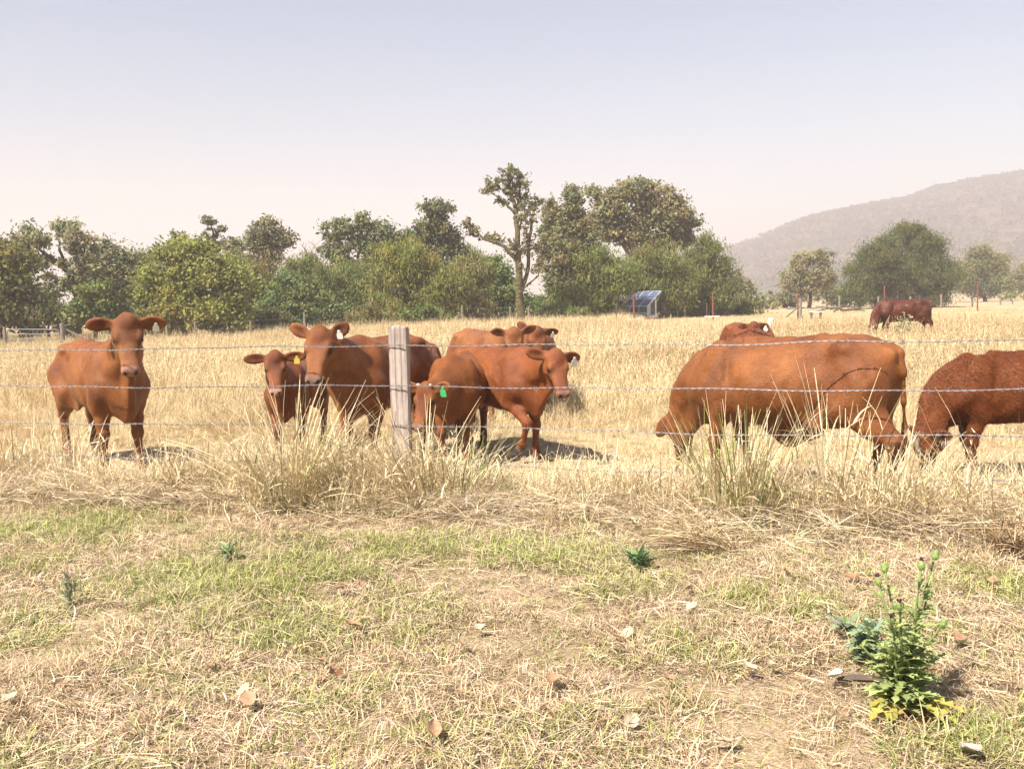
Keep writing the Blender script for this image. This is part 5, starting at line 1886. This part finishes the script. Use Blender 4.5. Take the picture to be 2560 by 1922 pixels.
gp = np.clip(g * (0.62 + 1.0 * fn2) + 0.20 * sstep(0.54, 0.64, fn2) + 0.10 * sstep(0.48, 0.60, fn), 0, 0.95)
rnd = r.random(n)
idx = np.where(rnd < gp, np.where(r.random(n) < 0.5 + 0.3 * (g < .5), r.integers(5, 8, n), r.integers(8, 10, n)), np.where(r.random(n) < 0.12, r.integers(10, 12, n), np.where(r.random(n) < 0.22, r.integers(12, 14, n), r.integers(0, 5, n))))
bare = sstep(0.47, 0.36, fnoise(px_, py_, 0.9, 71, 3)) * (gp < 0.3)
keep = r.random(n) > 0.72 * bare
px_, py_, idx, gp, fn, fn2, bare = (a[keep] for a in (px_, py_, idx, gp, fn, fn2, bare))
n = len(px_)
rot = np.stack([r.normal(0, 0.10, n), r.normal(0, 0.10, n), r.uniform(0, 6.28, n)], 1)
scl = (0.75 + 0.5 * r.random(n)) * (0.8 + 0.45 * fn2) * (1 - 0.25 * bare)
patch = fnoise(px_, py_, 0.8, 55, 3)
tint = np.stack([0.84 + 0.30 * patch, 0.785 + 0.33 * patch + 0.02 * r.normal(0, 1, n), 0.80 + 0.44 * patch], 1) * (0.85 + 0.3 * r.random((n, 1)))
tint *= np.where(bare > 0.5, 0.88, 0.96)[:, None]
scatter('verge_grass', 'short patchy green and straw coloured grass of the mown verge', np.stack([px_, py_, np.zeros(n) - 0.004], 1), rot, scl, idx, np.clip(tint, 0, 1.6), LC_)

# ---------------------------------------------------------------- paddock behind the fence
pad = []
for i in range(5):      # 0-4 standing dry grass
    pad.append(tuft(r, 46, 0.15, 0.22, 0.52, 1.12, 0.25, 0.55, 0.0105, {'pale': 4.5, 'blonde': 3.5, 'tan': 1.8, 'grey': .5}, 3, 0.35))
for i in range(3):      # 5-7 lying
    pad.append(tuft(r, 40, 0.22, 0.15, 0.42, 0.35, 0.25, 0.5, 0.010, {'pale': 3, 'blonde': 4, 'tan': 2.5, 'grey': 1, 'brown': .5}, 3))
for i in range(2):      # 8-9 short greenish
    pad.append(tuft(r, 36, 0.16, 0.05, 0.16, 0.7, 0.4, 0.9, 0.0075, {'olive': 3, 'green': 1.5, 'blonde': 3, 'tan': 3, 'grey': 2}, 3))
for i in range(2):      # 10-11 tall thin
    pad.append(tuft(r, 30, 0.10, 0.40, 0.75, 1.25, 0.16, 0.40, 0.0080, {'pale': 4, 'blonde': 3, 'tan': 1}, 3, 0.7))
for i in range(2):      # 12-13 coarse far tufts
    pad.append(tuft(r, 46, 0.30, 0.25, 0.60, 1.12, 0.24, 0.5, 0.016, {'pale': 4, 'blonde': 4, 'tan': 1.6}, 2))
PC_ = proto_collection('paddock_tufts', pad)


def zone(n, y0, y1, pw):
    u = r.random(n)
    y = (y0**pw + u * (y1**pw - y0**pw))**(1 / pw)
    x = (r.random(n) * 2 - 1) * (0.58 * y + 4.0)
    return x, y


X_, Y_, I_, S_, T_ = [], [], [], [], []
for (nn, y0, y1, pw) in ((11500, 5.2, 14.0, 1.6), (17000, 14.0, 34.0, 1.4), (19000, 34.0, 84.0, 1.3)):
    x, y = zone(nn, y0, y1, pw)
    k = y > fence_y(x) + 0.35
    x, y = x[k], y[k]
    q = len(x)
    f1 = fnoise(x, y, 0.55, 201, 3)
    f2 = fnoise(x, y, 0.14, 211, 3)
    near = sstep(17.5, 10.0, y - (fence_y(x) - 7.6) - (f1 - 0.5) * 9)
    trod = np.clip(near * 0.75 + sstep(0.50, 0.36, f1) * 0.8, 0, 1)
    rr = r.random(q)
    i = np.where(rr < trod * 0.62, np.where(r.random(q) < 0.42, r.integers(8, 10, q), r.integers(5, 8, q)), np.where(rr > 0.88, r.integers(10, 12, q), r.integers(0, 5, q)))
    if y0 > 30:
        i = np.where(r.random(q) < 0.7, r.integers(12, 14, q), i)
    s = (0.62 + 0.7 * r.random(q)) * (1 - 0.70 * near) * (0.45 + 0.55 * f2 + 0.6 * f1)
    if y0 > 10:
        s *= 1.02
    if y0 > 30:
        s *= 1.05
    s *= 1 - 0.74 * sstep(6, 9, x - 0.1 * (y - 50)) * sstep(40, 48, y)      # grazed short round the pump shed and posts
    for (cx_, cy_, rr_) in ((-4.1, 9.2, 1.3), (-0.1, 9.3, 1.2), (2.2, 7.3, 1.25), (3.9, 7.7, 1.2), (-1.3, 9.0, 0.9), (12.6, 29.5, 3.2)):   # trodden down round the cattle
        s *= 1 - 0.55 * np.exp(-(((x - cx_)**2 + (y - cy_)**2) / rr_**2)**2)
    pt = fnoise(x, y, 0.22, 221, 3)
    t = np.stack([0.88 + 0.34 * pt, 0.86 + 0.34 * pt, 0.80 + 0.36 * pt], 1) * (0.86 + 0.28 * r.random((q, 1)))
    dullp = sstep(0.56, 0.68, fnoise(x, y, 0.33, 231, 2))[:, None]
    t = t * (1 - dullp * np.array((0.14, 0.20, 0.26)))
    X_.append(x); Y_.append(y); I_.append(i); S_.append(s); T_.append(t)
X_, Y_, I_, S_, T_ = (np.concatenate(a) for a in (X_, Y_, I_, S_, T_))
n = len(X_)
rot = np.stack([r.normal(0, 0.12, n), r.normal(0, 0.12, n), r.uniform(0, 6.28, n)], 1)
scatter('paddock_grass', 'pale dry grass standing across the paddock behind the fence', np.stack([X_, Y_, gz(X_, Y_) - 0.01], 1), rot, S_, I_, np.clip(T_, 0, 1.6), PC_)

# ---------------------------------------------------------------- rank grass along the fence
fl = []
for i in range(4):
    fl.append(tuft(r, 34, 0.13, 0.18, 0.60, 1.08, 0.3, 0.6, 0.0085, {'pale': 4, 'blonde': 4, 'tan': 2, 'olive': .6}, 4, 0.3))
for i in range(2):
    fl.append(tuft(r, 30, 0.12, 0.12, 0.32, 1.0, 0.3, 0.8, 0.0080, {'lime': 2, 'olive': 3, 'green': 2, 'blonde': 2}, 4))
for i in range(3):
    fl.append(tuft(r, 44, 0.26, 0.15, 0.45, 0.25, 0.2, 0.35, 0.0062, {'tan': 1.5, 'mauve': 3, 'grey': 3, 'pale': 4, 'blonde': 2, 'brown': .6}, 3))
FC_ = proto_collection('fence_tufts', fl)
n = 4000
x = r.uniform(-8.2, 7.2, n)
off = r.normal(-0.12, 0.36, n)
y = fence_y(x) + off
k = (np.abs(off) < 1.1)
x, y, off = x[k], y[k], off[k]
n = len(x)
f1 = fnoise(x, y, 1.1, 301, 3)
f2 = fnoise(x, y * 0.6, 0.7, 311, 2)
thatch = sstep(0.47, 0.56, f2) * (off < 0.25)
i = np.where(r.random(n) < 0.22 + 0.40 * thatch, r.integers(6, 9, n), np.where(r.random(n) < 0.16, r.integers(4, 6, n), r.integers(0, 4, n)))
s = (0.50 + 0.6 * r.random(n)) * (0.40 + 1.1 * f1) * np.where(i >= 6, 1.0, np.clip(1.1 - np.where(off > 0, 1.1, 0.55) * np.abs(off + 0.12), 0.25, 1))
s = s * (1 - 0.5 * np.exp(-((x - 2.75) / 0.35)**2) * (off > -0.25)) * (1 - 0.72 * np.exp(-((x + 3.75) / 0.7)**2) * (off > -0.3))
t = (0.98 + 0.34 * r.random((n, 1))) * np.ones((1, 3))
rot = np.stack([r.normal(0, 0.15, n), r.normal(0, 0.15, n), r.uniform(0, 6.28, n)], 1)
z = np.where(i >= 6, r.uniform(0, 0.10, n) * (0.4 + thatch), -0.005)
scatter('fence_line_grass', 'rank straw and matted grey thatch along the barbed wire fence', np.stack([x, y, z], 1), rot, s, i, t, FC_)


# ---------------------------------------------------------------- single tussocks one can point at
def tussock(name, label, px, Y, n, lmin, lmax, spread, lean, weights, el=1.2, els=0.22, bend=0.45, width=0.0105, leaves=0.8, seed=0, yoff=0.0, cat='grass tussock'):
    r = np.random.default_rng(seed + 400)
    n = int(n * 1.25)
    c = at(px, 1150, Y)
    a = r.uniform(0, 2 * math.pi, n)
    rad = spread * np.sqrt(r.random(n))
    base = np.stack([rad * np.cos(a), rad * np.sin(a), np.full(n, -0.01)], 1)
    az = np.arctan2(np.sin(a) + lean[1] + r.normal(0, .5, n), np.cos(a) + lean[0] + r.normal(0, .5, n))
    ln = r.uniform(lmin, lmax, n)
    e = np.clip(r.normal(el, els, n), 0.1, 1.54)
    b1 = blades(r, base, az, e, ln, width * (0.6 + 0.8 * r.random(n)), np.abs(r.normal(bend, bend * .6, n)), pick(r, n, weights), 5, 0.07)
    parts = [b1]
    if leaves:
        m = int(n * leaves)
        V = b1[0].reshape(n, -1, 3)
        j = r.integers(0, n, m)
        lev = r.integers(1, 4, m)
        p0 = V[j, 2 * lev] * 0.5 + V[j, 2 * lev + 1] * 0.5
        parts.append(blades(r, p0, r.uniform(0, 6.28, m), r.uniform(0.4, 1.3, m), r.uniform(0.08, 0.28, m), width * 1.1 * (0.6 + .7 * r.random(m)), r.uniform(0.3, 1.6, m), pick(r, m, weights), 4, 0.15))
    v, f, c_ = join(parts)
    o = mesh_np(name, v, f, STRAW, None, False, c_)
    o.location = (c.x, Y + yoff, 0)
    tag(o, label, cat, 'rank tussocks along the fence')
    return o


W_ST = {'pale': 6, 'blonde': 3.5, 'tan': 1.2}
W_GR = {'pale': 4.5, 'blonde': 3, 'tan': 1.4, 'olive': 2, 'lime': 1.5, 'green': 1}
tussock('straw_tussock', 'large splayed straw tussock in front of the calf with the yellow tag', 715, 7.25, 250, 0.45, 1.15, 0.22, (-0.25, -0.15), {'pale': 7, 'blonde': 3.5, 'tan': 1, 'olive': .5, 'lime': .6}, 1.16, 0.26, 0.45, 0.0125, seed=1)
tussock('straw_tussock', 'straw stems leaning on the foot of the wooden post', 1045, 7.05, 120, 0.45, 1.0, 0.14, (-0.8, -0.1), W_ST, 1.12, 0.2, 0.35, 0.0125, seed=2)
tussock('straw_tussock', 'tall green-based tussock in front of the big grazing cow', 1850, 6.50, 260, 0.40, 0.98, 0.28, (0.0, -0.1), W_GR, 1.24, 0.2, 0.35, 0.0115, seed=3)
tussock('tall_straw', 'few very tall straw stems crossing the flank of the big cow', 2085, 6.35, 24, 0.80, 1.25, 0.10, (-0.35, 0), W_ST, 1.38, 0.10, 0.22, 0.014, 1.2, seed=4)
tussock('straw_tussock', 'straw tussock before the hind legs of the big cow', 2190, 6.30, 120, 0.35, 0.85, 0.22, (0.25, 0), W_ST, 1.18, 0.25, 0.4, 0.0115, seed=5)
tussock('straw_tussock', 'straw tussock at the hind feet of the lone cow', 165, 8.45, 120, 0.30, 0.82, 0.26, (0.1, 0), W_ST, 1.2, 0.25, 0.45, 0.0125, seed=6)
tussock('brown_tussock', 'brownish clump of old grass right of the lone cow', 480, 7.7, 190, 0.20, 0.50, 0.18, (0, 0), {'tan': 4, 'brown': 1.5, 'blonde': 3, 'pale': 1}, 1.15, 0.3, 0.5, seed=7)
tussock('straw_tussock', 'straw tussock below the grazing calf with the green tag', 1150, 7.15, 150, 0.25, 0.72, 0.26, (0.2, 0), W_GR, 1.15, 0.28, 0.5, 0.0115, seed=8)
tussock('straw_tussock', 'thin straw tussock below the walking cow', 1370, 7.1, 90, 0.2, 0.55, 0.24, (0.3, 0), W_ST, 1.1, 0.3, 0.45, 0.0115, seed=9)
tussock('leaning_stems', 'loose straw stems leaning across in front of the dark shaggy calf', 2450, 6.15, 36, 0.55, 1.1, 0.30, (-1.6, 0), W_ST, 0.80, 0.22, 0.25, 0.012, .5, seed=10)
tussock('flattened_straw', 'flattened bundle of straw lying between the green weed and the big cow', 1790, 5.75, 190, 0.25, 0.62, 0.16, (-2.5, 0.6), {'blonde': 3, 'tan': 4, 'brown': 1, 'pale': 2}, 0.55, 0.18, 0.65, 0.0085, .4, seed=11)
tussock('brown_tussock', 'dark brown clump at the right edge below the fence', 2560, 5.5, 120, 0.15, 0.36, 0.16, (0, -.3), {'brown': 4, 'tan': 2}, 1.0, 0.3, 0.8, seed=12)
tussock('straw_tussock', 'sparse straw stems between the lone cow and the left edge', 55, 8.5, 90, 0.3, 0.85, 0.3, (0.2, 0), W_ST, 1.15, 0.25, 0.4, 0.0125, seed=13)
tussock('straw_tussock', 'straw tussock beneath the head of the cow beside the post', 870, 7.45, 110, 0.35, 0.82, 0.2, (0.1, 0), W_ST, 1.2, 0.25, 0.4, 0.0125, seed=14)
tussock('straw_tussock', 'straw tussock just left of the wooden post foot', 940, 7.25, 90, 0.25, 0.70, 0.18, (-0.2, 0), W_ST, 1.15, 0.25, 0.45, 0.0115, seed=16)
tussock('straw_tussock', 'low straw tussock between the brown clump and the large splayed one', 590, 7.5, 110, 0.25, 0.68, 0.22, (-0.3, 0), W_ST, 1.1, 0.28, 0.5, 0.0115, seed=17)
tussock('straw_tussock', 'low straw tussock in the open gap right of the walking cow', 1530, 6.95, 100, 0.20, 0.55, 0.26, (0.1, 0), W_ST, 1.1, 0.28, 0.5, 0.0115, seed=18)
tussock('straw_tussock', 'straw tussock under the lowered ear of the big cow', 1680, 6.8, 100, 0.25, 0.60, 0.22, (-0.2, 0), W_ST, 1.12, 0.28, 0.5, 0.0115, seed=19)
tussock('straw_tussock', 'pale straw tussock between the big cow and the shaggy calf', 2330, 6.25, 110, 0.25, 0.62, 0.22, (0.1, 0), W_ST, 1.15, 0.28, 0.45, 0.0115, seed=20)
tussock('far_tussock', 'pale tuft of stems in front of the dark red cow', 2195, 26.0, 30, 0.6, 1.10, 0.3, (-0.6, 0), {'pale': 3, 'grey': 2, 'olive': 1}, 1.1, 0.2, 0.4, 0.02, .8, seed=15)

# ---------------------------------------------------------------- loose straw lying under and before the fence
r = np.random.default_rng(8)
n = 12000
x = r.uniform(-8.0, 7.0, n)
off = r.normal(-0.25, 0.38, n)
y = fence_y(x) + off
dens = fnoise(x, y, 0.8, 411, 3)
k = (r.random(n) < 0.35 + 1.3 * np.clip(dens - 0.35, 0, 1)) & (off < 0.7)
x, y, dens = x[k], y[k], dens[k]
n = len(x)
z = 0.01 + 0.14 * r.random(n)**2 * np.clip((dens - 0.3) * 3, 0.15, 1)
az = r.normal(0.15, 0.9, n) + np.where(r.random(n) < .5, math.pi, 0)
v, f, c = blades(r, np.stack([x, y, z], 1), az, r.normal(0.03, 0.14, n), r.uniform(0.12, 0.55, n), r.uniform(0.004, 0.009, n), r.normal(0.05, 0.2, n), pick(r, n, {'pale': 5, 'blonde': 3, 'tan': 2, 'mauve': 3, 'grey': 2, 'brown': .4}), 3, 0.10)
v[:, 2] = np.maximum(v[:, 2], 0.004)
so = mesh_np('straw_litter', v, f, STRAW, None, False, c)
tag(so, 'loose fallen straw lying in a mat along the fence foot', 'straw', kind='stuff')
n = 2600
y = (2.4**1.3 + r.random(n) * (7.2**1.3 - 2.4**1.3))**(1 / 1.3)
x = (r.random(n) * 2 - 1) * (0.6 * y + 0.8)
az = r.uniform(0, 6.28, n)
v, f, c = blades(r, np.stack([x, y, 0.02 + 0.035 * r.random(n)], 1), az, r.normal(0.0, 0.10, n), r.uniform(0.04, 0.16, n), r.uniform(0.003, 0.006, n), r.normal(0.1, 0.3, n), pick(r, n, {'pale': 4, 'blonde': 3, 'tan': 2, 'mauve': 1, 'brown': 1}), 3, 0.15)
v[:, 2] = np.maximum(v[:, 2], 0.004)
so = mesh_np('verge_litter', v, f, STRAW, None, False, c)
tag(so, 'short bits of dead straw strewn over the mown verge', 'straw', kind='stuff')


# ================================================================== SMALL THINGS ON THE VERGE
PLANT = vcol_mat('plant_leaf', 0.6, 0.2, 0.35)


def lobed_leaf(L, W, lobes, col, r, droop=0.6, fold=0.25):
    """pinnately lobed leaf along +x, about 30 triangles"""
    V, F, C = [], [], []
    n = lobes * 2 + 1
    for i in range(n + 1):
        t = i / n
        x = L * t
        z = L * (0.35 * t - droop * t * t)
        env = math.sin(math.pi * (0.12 + 0.86 * t))**0.8
        w = W * env * (1.0 if i % 2 else 0.32) if i < n else 0.0
        sw = L * 0.05 if i % 2 else 0
        V += [(x, 0, z), (x + sw, w, z + fold * w), (x + sw, -w, z + fold * w)]
        k = 0.85 + 0.3 * r.random()
        C += [[c * k for c in col]] * 3
    for i in range(n):
        a, b_ = 3 * i, 3 * i + 3
        F += [(a, b_, b_ + 1, a + 1), (a, a + 2, b_ + 2, b_)]
    return np.array(V), np.array(F), np.array(C)


def put(parent, name, v, f, c, pos, az, el, mat=PLANT):
    o = mesh_np(name, v, f, mat, parent, False, c)
    o.location = pos
    o.rotation_euler = (0, -el, az)
    return o


r = np.random.default_rng(31)
tb = ground(2258, 1775)
th = empty('thistle', tb)
tag(th, 'tall prickly thistle with purple flower heads and yellowed lower leaves', 'thistle')
STEM = simple_mat('thistle_stem', (0.15, 0.19, 0.06), 0.7, 0, 0.2, 30, 0)
BUD = simple_mat('thistle_bud', (0.22, 0.28, 0.09), 0.7, 0, 0.3, 60, 0.5, 0.003)
PURP = simple_mat('thistle_flower', (0.115, 0.022, 0.06), 0.7, 0, 0.35, 90, 0)
heads = [(2198, 1462, .10, True), (2213, 1428, .18, False), (2250, 1522, -.12, True), (2230, 1556, -.16, True), (2302, 1422, .05, True), (2336, 1396, .16, False), (2352, 1566, -.02, False), (2318, 1496, .10, False)]
shoots = [(2150, 1610, .05), (2172, 1566, .08), (2212, 1606, -.05), (2288, 1570, .03), (2332, 1640, -.04), (2362, 1632, .05), (2236, 1650, -.08), (2300, 1668, -.07), (2190, 1660, 0.04), (2270, 1620, .06)]
for i, (px, py, dy, purple) in enumerate(heads + [(a, b_, c, None) for a, b_, c in shoots]):
    tip = at(px, py, tb.y + dy) - tb
    base = Vector((r.normal() * 0.015, r.normal() * 0.015, 0.0))
    mid = base.lerp(tip, 0.45) + Vector((-tip.x * 0.18, -tip.y * 0.1, 0.03))
    mb = MB()
    mb.tube([base, base.lerp(mid, 0.5) + Vector((0, 0, 0.01)), mid, mid.lerp(tip, 0.6), tip], [0.0075, 0.0065, 0.0055, 0.0045, 0.004], 6)
    st = mb.build('stem', STEM, th, True)
    # spiny wings along the stem
    k = 24 if purple is not None else 15
    for j in range(k):
        t = (j + 0.6) / (k + 0.3)
        p = base.lerp(mid, t / 0.45) if t < 0.45 else mid.lerp(tip, (t - 0.45) / 0.55)
        Ls = (0.095 * (1 - t) + 0.045) * (0.8 + 0.4 * r.random())
        g = np.array((0.36, 0.42, 0.16)) * (0.75 + 0.5 * r.random()) * np.array((1, 1, 0.9 + 0.3 * r.random()))
        v, f, c = lobed_leaf(Ls, Ls * 0.20, 5, g, r, 0.25 + 0.4 * r.random())
        put(th, 'leaf', v, f, c, p, r.uniform(0, 6.28), r.uniform(0.1, 0.7))
    if purple is None:
        continue
    mb = MB()
    ax = (tip - mid).normalized()
    R = 0.0125 + 0.003 * r.random()
    mb.tube([tip - ax * R * 0.3, tip + ax * R * 0.3, tip + ax * R * 1.1, tip + ax * R * 1.9, tip + ax * R * 2.4], [R * .4, R * .95, R * 1.05, R * .75, R * .45], 10)
    bd = mb.build('flower_head', BUD, th, True)
    if purple:
        mb = MB()
        c0 = tip + ax * R * 2.2
        for j in range(16):
            d = (ax * 1.0 + Vector(r.normal(0, 0.38, 3))).normalized()
            mb.tube([c0, c0 + d * R * 1.3], [R * 0.22, R * 0.10], 4)
        mb.build('florets', PURP, bd)
    sp = MB()
    for j in range(46):
        d = Vector(r.normal(0, 1, 3)).normalized()
        q = tip + ax * R * 0.9 + d * R * 0.9
        s = d.orthogonal().normalized() * R * 0.10
        sp.poly([q + s, q - s, q + d * R * 0.95])
    sp.build('bracts', BUD, bd)
for i in range(34):                       # rosette of larger leaves
    y = i < 9
    Ls = r.uniform(0.15, 0.21) if y else r.uniform(0.09, 0.15)
    col = np.array((0.42, 0.37, 0.09)) if y else np.array((0.32, 0.38, 0.15))
    v, f, c = lobed_leaf(Ls, Ls * 0.19, 6, col * (0.8 + 0.4 * r.random()), r, 0.35 if not y else 0.55)
    az = r.uniform(-2.7, -0.4) if y else r.uniform(0, 6.28)
    put(th, 'leaf', v, f, c, Vector((r.normal() * .02, r.normal() * .02, 0.015 + (0.02 if y else 0.10 * r.random()))), az, r.uniform(0.0, 0.25) if y else r.uniform(0.2, 1.0))
for i in range(4):                        # withered brown leaves at the foot
    Ls = r.uniform(0.10, 0.16)
    v, f, c = lobed_leaf(Ls, Ls * 0.2, 4, np.array((0.40, 0.22, 0.12)), r, 0.7, 0.8)
    put(th, 'withered_leaf', v, f, c, Vector((0.01, -0.02, 0.05)), r.uniform(-2.4, -0.6), -0.3)


def weed(name, label, px, py, n, Lm, col, el, seed, lobed=True, wid=0.25, h=0.0, var=0.25):
    r = np.random.default_rng(seed)
    g = ground(px, py)
    w = empty(name, g)
    tag(w, label, 'weed')
    mb = MB()
    mb.tube([(0, 0, -0.02), (0.004, 0, 0.04 + h * 0.5), (0.0, 0, 0.06 + h)], [0.006, 0.005, 0.002], 6)
    mb.build('stem', STEM, w)
    for i in range(n):
        Ls = Lm * r.uniform(0.6, 1.3)
        v, f, c = lobed_leaf(Ls, Ls * wid, 5 if lobed else 1, np.array(col) * (1 + var * r.normal()) * np.array((1, 1, 1 + .15 * r.normal())), r, r.uniform(0.2, 0.8))
        put(w, 'leaf', v, f, c, Vector((r.normal() * .012, r.normal() * .012, 0.01 + h * r.random())), r.uniform(0, 6.28), r.uniform(*el))
    return w


weed('blue_green_weed', 'blue-green leafy weed crowding the left side of the thistle', 2168, 1650, 80, 0.095, (0.27, 0.34, 0.20), (0.1, 1.1), 1, True, 0.24, 0.12)
weed('blue_green_weed', 'small blue-green weed rosette at the far left of the thistle', 2110, 1590, 18, 0.09, (0.26, 0.32, 0.19), (0.1, 0.9), 2, True, 0.26, 0.04)
weed('green_weed', 'green narrow-leaved weed alone in the verge below the walking cow', 1600, 1425, 52, 0.14, (0.21, 0.30, 0.14), (0.15, 1.15), 3, False, 0.11, 0.05)
weed('thistle_seedling', 'small grey thistle seedling on the bare ground at the left', 175, 1515, 26, 0.07, (0.30, 0.32, 0.21), (0.3, 1.3), 4, True, 0.2, 0.13)
weed('green_weed', 'small grey-green weed in the bright grass below the lone cow', 575, 1400, 20, 0.10, (0.27, 0.33, 0.18), (0.3, 1.1), 5, True, 0.2, 0.06)
fw = empty('flowering_weed', (at(2258, 800, 25).x, 25, 0))
tag(fw, 'pale flowering weed standing in front of the dark red cow', 'weed')
r = np.random.default_rng(44)
for i in range(6):
    tip = Vector((r.normal() * 0.14, r.normal() * 0.14, r.uniform(0.55, 0.9)))
    mb = MB()
    mb.tube([(0, 0, 0), tip * 0.5 + Vector((0.02, 0, 0)), tip], [0.014, 0.011, 0.008], 5)
    mb.build('stem', STEM, fw)
    n = 26
    pc = np.array(tip) + r.normal(0, 1, (n, 3)) * np.array((0.06, 0.06, 0.13))
    a = r.normal(0, 1, (n, 3))
    a /= np.linalg.norm(a, axis=1)[:, None]
    w = np.cross(a, r.normal(0, 1, (n, 3)))
    w /= np.linalg.norm(w, axis=1)[:, None]
    v, f = leaf_quads(pc, a * 0.05, w * 0.022)
    cc = np.where(r.random((n, 1)) < 0.3, np.array((0.5, 0.48, 0.30)), np.array((0.20, 0.21, 0.09)))
    mesh_np('spray', v, f, PLANT, fw, False, np.repeat(cc, 4, 0))['kind'] = 'stuff'

# ---- fallen leaves
DLEAF = vcol_mat('fallen_leaf', 0.75, 0.2, 0.1)
TAN, PALE, RUSTL = (0.42, 0.25, 0.15), (0.52, 0.43, 0.29), (0.34, 0.17, 0.10)
LV = [(885, 1563, .075, TAN, 'curled tan leaf at the edge of the bright green patch'),
      (852, 1470, .060, TAN, 'tan leaf lying in grass just above the curled leaf by the green patch'),
      (905, 1462, .040, RUSTL, 'small rusty leaf tilted beside a tan one, mid verge'),
      (607, 1725, .060, PALE, 'pale cream leaf overlapping a tan one, lower left verge'),
      (622, 1750, .070, TAN, 'tan leaf lying under a pale cream one, lower left verge'),
      (527, 1662, .050, TAN, 'tan leaf above the pale and tan pair, lower left verge'),
      (565, 1664, .035, TAN, 'narrow tan leaf right beside a broader one, lower left verge'),
      (838, 1682, .080, RUSTL, 'flat rusty brown leaf in the middle of the verge'),
      (803, 1650, .045, RUSTL, 'small rusty leaf just above the flat rusty brown one'),
      (25, 1745, .055, PALE, 'pale leaf at the left edge of the verge'),
      (1085, 1825, .070, TAN, 'tan crumpled leaf near the bottom centre'),
      (1157, 1608, .060, TAN, 'faded tan leaf below a white upright one, centre of the verge'),
      (1197, 1566, .050, PALE, 'whitish leaf standing on edge in the centre of the verge'),
      (600, 1634, .035, PALE, 'tiny cream leaf above the lower left leaves'),
      (1726, 1470, .065, PALE, 'pale split leaf below the flattened straw bundle'),
      (1730, 1516, .055, PALE, 'pale oval leaf directly under the split one'),
      (1570, 1580, .055, PALE, 'bright cream leaf left of centre under the green weed'),
      (1542, 1588, .050, TAN, 'tan leaf touching the bright cream one under the green weed'),
      (1382, 1703, .080, TAN, 'broad tan leaf on the bare patch at bottom centre'),
      (1672, 1697, .045, TAN, 'small tan leaf right of the bare patch'),
      (1816, 1852, .070, PALE, 'pale yellow oval leaf near the bottom edge'),
      (1578, 1800, .060, PALE, 'long cream leaf standing in grass left of the pale yellow oval one'),
      (2425, 1870, .080, (0.45, 0.38, 0.32), 'greyish leaf in the bottom right corner'),
      (2396, 1596, .075, TAN, 'tan leaf right of the thistle stems'),
      (1972, 1430, .055, TAN, 'tan leaf in the straw above the thistle'),
      (2482, 1452, .055, TAN, 'tan leaf far right of the thistle heads'),
      (2130, 1442, .065, RUSTL, 'rusty crumpled leaf just left of the thistle heads'),
      (2170, 1446, .045, TAN, 'small tan leaf touching a rusty one left of the thistle heads'),
      (1928, 1660, .050, PALE, 'cream leaf left of the blue-green weed'),
      (1875, 1668, .060, PALE, 'long pale leaf beside the cream one, left of the blue-green weed'),
      (2090, 1690, .060, (0.55, 0.45, 0.36), 'grey-pink leaf on the bare soil at the foot of the thistle')]
r = np.random.default_rng(52)
for i, (px, py, L, col, lb) in enumerate(LV):
    g = ground(px, py, 0.042)
    V, F, C = [], [], []
    nU, nV = 7, 5
    L = L * 1.25
    W = L * r.uniform(0.26, 0.40)
    curl = r.uniform(0.2, 1.0)
    cup = r.uniform(0.15, 0.75)
    for a in range(nU + 1):
        t = a / nU
        w = W * (math.sin(math.pi * min(1, 0.03 + 0.97 * t**0.85)))**0.8 + 0.0008
        for b_ in range(nV):
            s = (b_ / (nV - 1) - 0.5) * 2
            V.append((L * (t - 0.5), w * s, L * curl * (t - 0.5)**2 + cup * w * s * s + 0.003 * r.normal() * L * 10))
            k = 0.78 + 0.35 * r.random()
            C.append([c * k * (0.75 if abs(s) < 0.2 else 1) for c in col])
    for a in range(nU):
        for b_ in range(nV - 1):
            q = a * nV + b_
            F.append((q, q + nV, q + nV + 1, q + 1))
    o = mesh_np('dry_leaf', V, np.array(F), DLEAF, None, True, np.array(C))
    o.location = g
    up = 'on edge' in lb or 'standing' in lb or 'upright' in lb
    o.rotation_euler = (r.normal() * 0.25 + (0.9 if up else 0), r.normal() * 0.25 - 0.1, r.uniform(0, 6.28))
    tag(o, lb, 'leaf', 'fallen dry leaves on the verge')
# chip of dark wood beside the thistle
mb = MB()
c0 = ground(2150, 1705, 0.015)
mb.tube([(-0.09, 0.01, 0.012), (-0.03, 0, 0.02), (0.05, -0.01, 0.018), (0.09, -0.02, 0.008)], [0.006, 0.016, 0.014, 0.005], 6)
o = mb.build('wood_chip', DARKW)
o.location = c0
tag(o, 'dark grey piece of rotten wood left of the thistle foot', 'wood')
